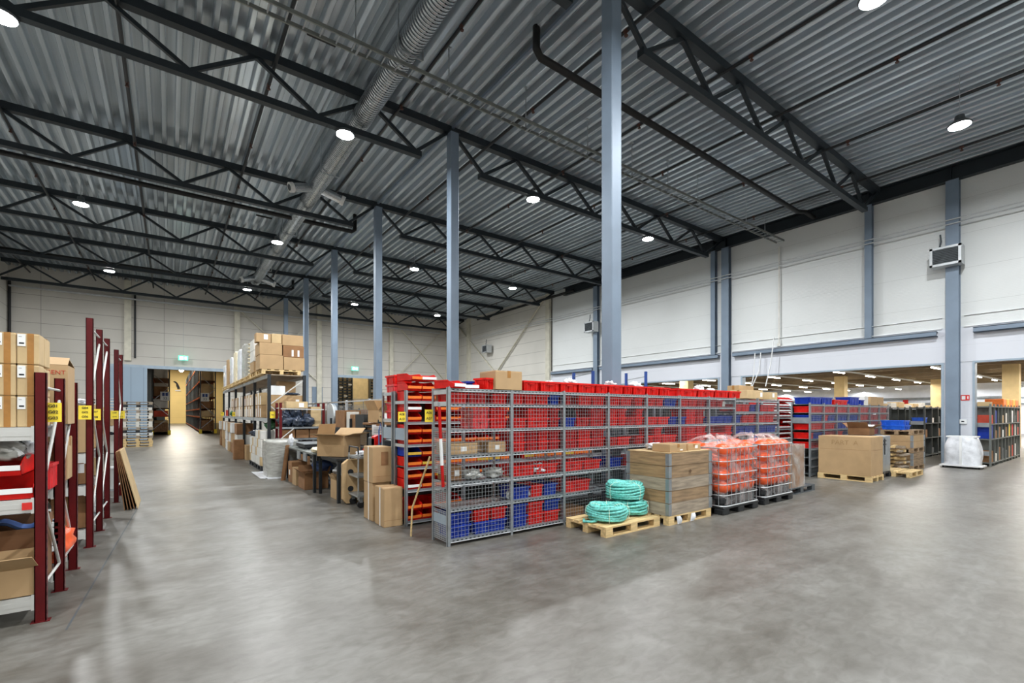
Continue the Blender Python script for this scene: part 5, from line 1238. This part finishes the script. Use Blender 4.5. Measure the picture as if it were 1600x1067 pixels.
# moulded tan slab behind the trolley
t = T('moulded_slab', 'large tan moulded packing slab with round holes behind the trolley', 'packing slab', (2.68, 9.19, 0))
m_ = MB(); pr = [(0, .10), (.06, .02), (.85, 0), (.97, .08), (1.0, .75), (.9, .86), (.1, .86), (0, .78)]
n_ = len(pr); vs_ = [(x, -.05 + .0 * z, z) for x, z in pr] + [(x, .07, z) for x, z in pr]
m_.add(vs_, [tuple(range(n_)), tuple(range(2 * n_ - 1, n_ - 1, -1))] + [(i, n_ + i, n_ + (i + 1) % n_, (i + 1) % n_) for i in range(n_)])
P(m_, 'body', 'foam_tan', t)
for x, z in ((.14, .62), (.14, .30), (.5, .62), (.5, .28)): P(MB().tube([(x, -.056, z), (x, -.045, z)], .055, 16), 'round_hole', 'ink', t)
# tall cartons in front of the rack ends
for x, y, z, w, d, h, lab in [(2.80, 7.66, 0, .30, .42, .62, 'tall brown carton at the back of the three by the rack ends'), (2.80, 7.14, 0, .30, .40, .60, 'tall brown carton at the front of the three by the rack ends'), (2.80, 7.64, .625, .32, .44, .58, 'tall brown carton on top of the rear one by the rack ends')]:
    c = carton(x, y, z, w, d, h, lab, 'card', 0, 'tall cartons by the rack ends', None)
    P(MB().box(-w / 2 - .002, -.035, 0, -w / 2 + .001, .0, h), 'packing_tape', 'paper', c)
    P(MB().box(-w / 2 - .001, -d / 2 - .001, .10, w / 2 + .001, -d / 2 + .002, .104), 'fold_line', 'card_dark', c)
P(MB().box(-.02, -.224, .28, .10, -.2185, .50), 'tape_patch', 'card_dark', c)
# cartons and bags under the tables
open_carton(2.74, 11.72, 0, .52, .62, .36, 'large brown carton with a folded flap under the long table', 'card_dark', flaps=(2.75, 2, 2.4, 2), fl=.16)
carton(2.66, 12.42, 0, .40, .42, .42, 'taped brown carton under the long table, second from the near end', 'card')
carton(2.66, 13.0, 0, .36, .44, .52, 'brown carton with a white slip under the far end of the long table', 'card_dark', paper=[('l', .05, .18, .12, .13)])
crumple(2.95, 11.7, .37, .24, .22, .14, 'blue_cloth', 'grey-blue cloth heap on the large carton under the long table', 'cloth', 'cloth_heap', 130, .4)
crumple(3.05, 10.0, .40, .26, .22, .17, 'white_wrap', 'crumpled clear plastic in the narrow carton under the nearer table', 'plastic bag', 'plastic_bag', 131, .5)
open_carton(2.92, 9.95, 0, .40, .42, .40, 'narrow brown carton stuffed with plastic under the nearer table', 'card', flaps=(1.9, 1.8, 2, 2), fl=.1)
crumple(2.98, 10.35, 0, .22, .16, .26, 'bag_black', 'black bag on the floor between the two work tables', 'bag', 'plastic_bag', 132, .4)
# things by the picking rack end
t = T('wall_notice', 'white notice sheet clipped beside the picking rack end', 'notice', (3.02, 8.15, 1.46))
P(MB().box(-.13, -.003, -.09, .13, .003, .09), 'sheet', 'paper', t); P(MB().box(-.055, -.008, .07, .055, .006, .11), 'clip', 'card_dark', t)
P(MB().box(-.10, -.0045, -.05, .10, -.003, -.045).box(-.10, -.0045, -.02, .10, -.003, -.015).box(-.10, -.0045, .01, .08, -.003, .015).box(-.10, -.0045, .035, .09, -.003, .04), 'writing', 'dark_grey', t)
t = T('steel_cabinet', 'dark green machine with a red hood beside the picking rack end', 'machine', (3.15, 8.25, 0))
P(MB().bbox(-.2, -.06, 1.0, .2, .3, 1.32, .02), 'body', 'dark_grey', t); P(MB().add([(-.2, -.07, 1.16), (.1, -.07, 1.36), (-.12, -.07, 1.37), (-.2, -.07, 1.33), (-.2, .1, 1.16), (.1, .1, 1.36), (-.12, .1, 1.37), (-.2, .1, 1.33)], [(0, 1, 2, 3), (7, 6, 5, 4), (0, 4, 5, 1), (1, 5, 6, 2), (2, 6, 7, 3), (3, 7, 4, 0)]), 'hood', 'red', t)
P(MB().box(-.18, -.04, 0, -.12, .02, 1.0).box(.12, -.04, 0, .18, .02, 1.0).box(-.18, .22, 0, -.12, .28, 1.0).box(.12, .22, 0, .18, .28, 1.0), 'frame', 'black_steel', t)
solo(MB().tube([(0, 0, 0), (.0, .0, .5), (.03, 0, .62), (.06, 0, .5), (.05, 0, .1)], .012, 7), 'hanging_strap', 'blue_cloth', 'pale blue strap hanging at the picking rack end', 'strap', (2.94, 7.95, .95))
# wire mesh partition behind the work area
t = T('mesh_partition', 'galvanised wire mesh partition behind the work area, running away from the camera', 'partition', (4.08, 9.8, 0))
for k in range(8):
    P(MB().box(-.03, k * 1.9 - .03, 0, .03, k * 1.9 + .03, 2.12), 'post', 'galv_bright', t)
    if k < 7:
        P(MB().box(-.02, k * 1.9 + .03, 2.06, .02, k * 1.9 + 1.87, 2.10), 'top_rail', 'galv_bright', t)
        pe = P(wire_panel(1.84, 1.86, 'galv', .06, .005), 'mesh_panel', 'galv', t, loc=(0, k * 1.9 + .03, .12)); pe.rotation_euler = (0, 0, PI / 2)
for k in range(7):
    for r, z in enumerate((.1, .75, 1.35)):
        solo(MB().box(-.3, -.85, 0, .3, .85, .5), 'stored_carton', ['dark_grey', 'card_dark', 'shelf_dark', 'card'][(k + r * 2) % 4], 'dim carton behind the mesh partition, %s section, %s tier' % (ORD[k], ['bottom', 'middle', 'top'][r]), 'carton', (4.75, 10.75 + k * 1.9, z), 0, 'cartons behind the mesh partition')
t = T('partition_shelves', 'dark shelves behind the mesh partition', 'shelving', (4.42, 9.8, 0))
for z in (.09, .73, 1.33): P(MB().box(0, 0, z - .03, .65, 13.3, z), 'shelf', 'shelf_dark', t)
for k in range(8): P(MB().box(.0, k * 1.9 - .02, 0, .04, k * 1.9 + .02, 1.9), 'upright', 'shelf_dark', t)
# ================================================================ NEIGHBOURING HALL THROUGH THE WIDE OPENINGS
for r, y in enumerate((-1.3, 2.5, 6.3, 10.1, 17.7, 25.3)):  # fill strips added along the tube rows; last column brightens the far wall
    for x in (29.0, 43.0, 52.0):
        la = bpy.data.lights.new('tube_row_fill', 'AREA'); la.shape = 'RECTANGLE'; la.size = 12; la.size_y = .12; la.energy = 520 if x == 52 else 420; la.color = (1, .95, .88) if x < 50 else (.95, .98, 1)
        lo = bpy.data.objects.new('tube_row_fill', la); COL.objects.link(lo); lo.location = (x, y, 3.90)
for r, y in enumerate((-5.1, -1.3, 2.5, 6.3, 10.1, 13.9, 17.7, 21.5, 25.3)):
    solo(MB().box(22.5, y - .05, 4.02, 57, y + .05, 4.09), 'lighting_track', 'white', 'white lighting track under the low hall ceiling, %s from the rightmost opening' % ORD[r], 'lighting track', (0, 0, 0), 0, 'lighting tracks of the neighbouring hall')
    for c, x in enumerate((24.6, 29.4, 34.2, 39.0, 43.8, 48.6, 53.4)):
        t = T('tube_lamp', 'fluorescent tube lamp in the neighbouring hall, %s row, %s from the opening' % (ORD[r], ORD[c]), 'ceiling lamp', (x + .9 * (r % 2), y, 3.93), 0, 'tube lamps of the neighbouring hall')
        P(MB().box(-.75, -.03, .04, .75, .03, .09), 'fitting', 'white', t); P(MB().box(-.72, -.03, 0, .72, .03, .035), 'tube', 'tube_light', t)
for i, (x, y) in enumerate(((26.5, 17.5), (26.5, 26), (34.8, 4.3), (37, 12.6), (40, 20.5), (46, 9.5), (47.5, 27), (34.8, -5))):
    solo(MB().box(x - .3, y - .3, 0, x + .3, y + .3, 4.24), 'hall_column', 'beige_wall', 'beige square column in the neighbouring hall, %s from the camera' % ORD[[2, 4, 0, 1, 3, 5, 6, 7][i]], 'column', (0, 0, 0), 0, 'beige columns of the neighbouring hall')
for y, z, l in ((13, 3.1, 'higher'), (13, 2.6, 'lower')):
    solo(MB().tube([(57.8, -10, z), (57.8, 38, z)], .12, 8), 'wall_pipe', 'galv', 'pale pipe along the far wall of the neighbouring hall, ' + l + ' one', 'pipe', (0, 0, 0), 0, 'pipes on the far hall wall')
for i, y in enumerate((2.6, 5.8, 9.8, 14.2)):
    solo(MB().box(57.6, y - .2, 2.3, 57.66, y + .2, 3.0), 'fire_box', 'red_dark', 'small dark red box high on the far hall wall, %s from the right' % ORD[i], 'fire box', (0, 0, 0), 0, 'red boxes on the far hall wall')
def hall_shelf(x0, y0, n, bw, d, levels, top, label, m='shelf_grey', ends=True):
    t = T('hall_shelving', label, 'shelving', (x0, y0, 0), 0, 'grey shelving rows of the neighbouring hall')
    for i in range(n + 1):
        P(MB().box(i * bw - .025, 0, 0, i * bw + .025, .05, top), 'post', m, t); P(MB().box(i * bw - .025, d - .05, 0, i * bw + .025, d, top), 'post', m, t)
        P(MB().box(i * bw - .008, .05, .1, i * bw + .008, d - .05, top - .1), 'divider', m, t) if 0 < i else None
    for z in levels: P(MB().box(0, 0, z - .035, n * bw, d, z), 'shelf', m, t)
    if ends:
        for z in (.42, 1.36): P(MB().box(-.03, .05, z - .07, -.02, d - .05, z + .07), 'end_plate', 'galv', t)
    return t
hs = hall_shelf(21.75, 3.14, 9, .62, .52, [.12, .90, 1.40, 1.98], 2.05, 'grey shelving row with mixed goods, its end facing the white waste sack')
q = random.Random(21)
cols = ['offwhite', 'card', 'red', 'blue', 'card_pale', 'white', 'card_dark', 'dark_grey', 'print_red', 'sign_yellow']
for b in range(9):
    for li, z in enumerate((.12, .90, 1.40)):
        if q.random() < .1: continue
        mm = cols[q.randrange(len(cols))]; h = q.uniform(.25, .45)
        solo(MB().bbox(-.2, -.16, 0, .2, .16, h, .008), 'stored_box', mm, 'small box in the shelving row by the white sack, %s bay, %s shelf' % (ORD[b], ['bottom', 'middle', 'top'][li]), 'box', (22.06 + b * .62, 3.33, z + .001), 0, 'boxes in the shelving row by the white sack')
for k in range(5): solo(MB().bbox(-.28, -.24, 0, .28, .24, .28, .01), 'orange_crate', 'helmet' if k % 2 else 'orange_lip', 'yellow-orange box on top of the shelving row by the white sack, %s from the left' % ORD[k], 'box', (24.3 + k * .62, 3.4, 1.981), 0, 'yellow boxes on the shelving row')
carton(21.98, 3.4, 1.981, .4, .44, .14, 'pale carton on top of the near end of the shelving row by the white sack', 'card_pale', tape=None)
hall_shelf(24.0, 5.3, 9, .95, .5, [.10, .78, 1.36, 1.98], 2.02, 'dark grey shelving row seen through the wide opening, behind the stacked crates', 'shelf_dark')
hall_shelf(22.9, 6.35, 8, .95, .5, [.10, .78, 1.36, 1.98], 2.02, 'dark grey shelving row further back in the neighbouring hall, behind another row', 'shelf_dark')
for b in range(9):
    for li, z in enumerate((.10, .78, 1.36)):
        if q.random() < .4: continue
        solo(MB().bbox(-.22, -.16, 0, .22, .16, q.uniform(.15, .4), .008), 'stored_box', ['dark_grey', 'shelf_dark', 'card_dark', 'offwhite', 'blue_bright', 'brown_stuff'][q.randrange(6)], 'box in the dark shelving row through the wide opening, %s bay, %s shelf' % (ORD[b], ['bottom', 'middle', 'top'][li]), 'box', (24.48 + b * .95, 5.55, z + .001), 0, 'boxes in the dark shelving row')
for k in range(7): carton(23.3 + k * 1.05, 6.6, 1.981, .7, .42, .14 + .05 * (k % 3), 'pale carton on top of the rear dark shelving row, %s from the left' % ORD[k], 'offwhite' if k % 2 else 'card_pale', 0, 'cartons on the dark shelving rows', None)
tote(24.3, 5.55, 1.37, .5, .40, .2, 'blue_bright', 'bright blue bin in the near end of the dark shelving row', 'bright blue bins in the hall')
tote(23.2, 6.6, 1.37, .5, .40, .2, 'blue_bright', 'bright blue bin in the near end of the rear dark shelving row', 'bright blue bins in the hall')
for r, (x, y) in enumerate(((30, 14), (30, 19), (33, 24), (44, 4))):
    hs_ = hall_shelf(x, y, 8, 1.2, .8, [.1, .8, 1.4], 1.75, 'distant grey shelving row in the neighbouring hall, %s' % ['left of the beige column', 'behind the red bins', 'far left', 'near the far wall'][r], 'shelf_grey', False)
    for k in range(8): carton(x + .6 + k * 1.2, y + .4, 1.405, .9, .6, .3, 'pale carton on the distant shelving row %s, %s along' % (['left of the beige column', 'behind the red bins', 'far left', 'near the far wall'][r], ORD[k]), ['offwhite', 'card_pale', 'white'][k % 3], 0, 'cartons on distant shelving', None)

# ================================================================ FAR RACK HALL THROUGH THE TALL DOORWAY
def far_rack(x0, x1, y0, n, top, label):
    t = T('far_pallet_rack', label, 'rack', (x0, y0, 0), 0, 'racks in the far hall')
    for i in range(n + 1):
        for x in (0, x1 - x0): P(MB().box(x - .05, i * 2.8 - .05, 0, x + .05, i * 2.8 + .05, top), 'upright', 'dark_grey', t)
    for z in (.25, 1.45, 2.15, 3.15, 4.55, 6.1):
        for x in (0, x1 - x0): P(MB().box(x - .03, 0, z - .12, x + .03, n * 2.8, z), 'beam', 'orange_lip', t)
        P(MB().box(0, 0, z - .02, x1 - x0, n * 2.8, z), 'deck', 'wood_old', t)
    for za, zb, s in ((.4, 1.4, 0), (1.5, 2.6, 1), (2.7, 3.8, 0), (3.8, 4.9, 1)): P(MB().bar(((x1 - x0) * s, -.03, za), ((x1 - x0) * (1 - s), -.03, zb), .04), 'brace', 'galv', t)
    for x in (0, x1 - x0): P(MB().box(x - .1, -.25, 0, x + .1, -.1, .35), 'upright_guard', 'sign_yellow', t)
    return t
far_rack(-1.12, -.02, 47.0, 5, 7.0, 'tall rack in the far hall, left of the yellow wall')
far_rack(2.12, 3.2, 48.0, 15, 7.0, 'tall rack in the far hall, right of the yellow wall')
q = random.Random(5)
for s, (xa, y0, n) in enumerate(((-.57, 47.0, 3), (2.66, 48.0, 13))):
    for i in range(n):
        for li, z in enumerate((.25, 1.45, 2.15, 3.15, 4.55)):
            hmax = (1.0, .55, .8, 1.15, 1.3)[li]
            for j in range(2 if i < 6 else 1):
                mm = ['card', 'card_dark', 'card_pale', 'offwhite', 'brown_stuff', 'dark_grey', 'print_red'][q.randrange(7)]
                h = hmax * q.uniform(.6, .98); dd = 1.15 if i < 6 else 2.3
                solo(MB().bbox(-.46, -dd / 2 + .06, 0, .46, dd / 2 - .06, h, .02), 'stored_carton', mm, 'stored load in the far hall, %s rack, %s bay, %s level, %s half' % (['left', 'right'][s], ORD[i], ORD[li], ['near', 'far'][j]), 'carton', (xa, y0 + .15 + i * 2.8 + dd / 2 + j * 1.25, z + .002), 0, 'stored loads in the far hall')
for x, k in ((-.30, 'left'), (2.44, 'right')):
    t = T('rack_sign', 'white sign with dark blue symbols on the far-hall rack, %s one' % k, 'sign', (x, 46.9 if k == 'left' else 47.9, 3.15 - .05), 0, 'white rack signs in the far hall')
    P(MB().box(-.30, -.02, -.36, .30, 0, .36), 'plate', 'white', t)
    P(MB().box(-.18, -.03, .02, -.02, -.02, .28).box(.03, -.03, .02, .19, -.02, .28), 'symbol', 'rack_blue', t)
    text('33', .3, 'dark_grey', t, 'number', (0, -.025, -.18), (PI / 2, 0, 0))
t = T('wall_picture', 'black slanting emblem on the yellow wall of the far hall', 'emblem', (1.0, 95.9, 6.3))
t.scale = (.42, 1, .42)
m_ = MB(); pts_ = [(-1.3, 1.5), (-.7, 1.75), (-.1, 1.35), (.35, .7), (.75, -.3), (1.1, -1.4), (.75, -1.1), (.65, -1.7), (.4, -1.2), (.15, -1.6), (.05, -.9), (-.25, -.2), (-.3, .6), (-.7, 1.2)]
m_.add([(x, 0, z) for x, z in pts_] + [(x, .05, z) for x, z in pts_], [tuple(range(len(pts_))), tuple(range(2 * len(pts_) - 1, len(pts_) - 1, -1))])
P(m_, 'emblem_shape', 'ink', t); P(MB().box(-.6, 0, -2.2, 1.2, .04, -1.75), 'caption_strip', 'white', t)
t = T('far_bulb', 'bright warm lamp hanging in the far hall by the yellow wall', 'ceiling lamp', (1.0, 60, 6.25))
P(MB().blob(0, 0, 0, .22, .22, .22, 1, 0, 1, 14, 10), 'bulb', 'bulb', t, smooth=True); P(MB().tube([(0, 0, .2), (0, 0, 2.95)], .03, 6), 'cord', 'dark_grey', t)
for y in (52, 62, 74, 88):  # unseen fill lights added to brighten the far hall, no fittings
    la = bpy.data.lights.new('far_fill', 'AREA'); la.shape = 'RECTANGLE'; la.size = 1.2; la.size_y = 4; la.energy = 1500 if y == 88 else 500 if y == 52 else 900; la.color = (1, .92, .78)
    lo = bpy.data.objects.new('far_fill', la); COL.objects.link(lo); lo.location = (1.05, y, 9.1)
# right-hand doorway: dark bin shelving and a beige wall panel
solo(MB().box(13.66, 44.1, 0, 15.25, 44.3, 6.5), 'beige_partition', 'beige_wall', 'beige partition standing behind the right-hand doorway of the end wall', 'partition')
for s, (xa, xb, lb) in enumerate(((11.6, 13.6, 'left of the beige partition'), (15.3, 17.3, 'right of the beige partition'))):
    t = T('bin_shelving', 'tall dark shelving full of dark bins, ' + lb, 'shelving', (xa, 43.5, 0), 0, 'dark bin shelving behind the right-hand doorway')
    n = 19
    for z in range(n): P(MB().box(0, 0, .1 + z * .26, xb - xa, .5, .12 + z * .26), 'shelf', 'shelf_dark', t)
    for c in range(6): P(MB().box((xb - xa) * c / 5 - .02, 0, 0, (xb - xa) * c / 5 + .02, .5, 5.2), 'upright', 'shelf_dark', t)
    for z in range(8, 18):
        for c in range(5):
            tote(xa + (xb - xa) * (c + .5) / 5, 43.77, .122 + z * .26, (xb - xa) / 5 - .07, .4, .13, 'plastic_black' if (z * 3 + c * 2) % 7 else 'offwhite', 'dark bin in the shelving %s, %s column, %s shelf up' % (lb, ORD[c], ORD[z]), 'dark bins behind the right-hand doorway')
la = bpy.data.lights.new('far_fill', 'AREA'); la.shape = 'RECTANGLE'; la.size = 1.2; la.size_y = 4; la.energy = 450; la.color = (1, .92, .78)  # unseen fill light without a fitting behind the right-hand doorway
lo = bpy.data.objects.new('far_fill', la); COL.objects.link(lo); lo.location = (13.2, 40.5, 8.8)
t = T('guard_rail', 'thin metal guard rail in front of the beige partition', 'railing', (13.4, 42.6, 2.0))
for x in (0, .9, 1.8): P(MB().tube([(x, 0, -2.0), (x, 0, 1.0)], .03, 6), 'rail_post', 'galv', t)
P(MB().tube([(0, 0, 1.0), (1.8, 0, 1.0)], .03, 6), 'top_rail', 'galv', t)
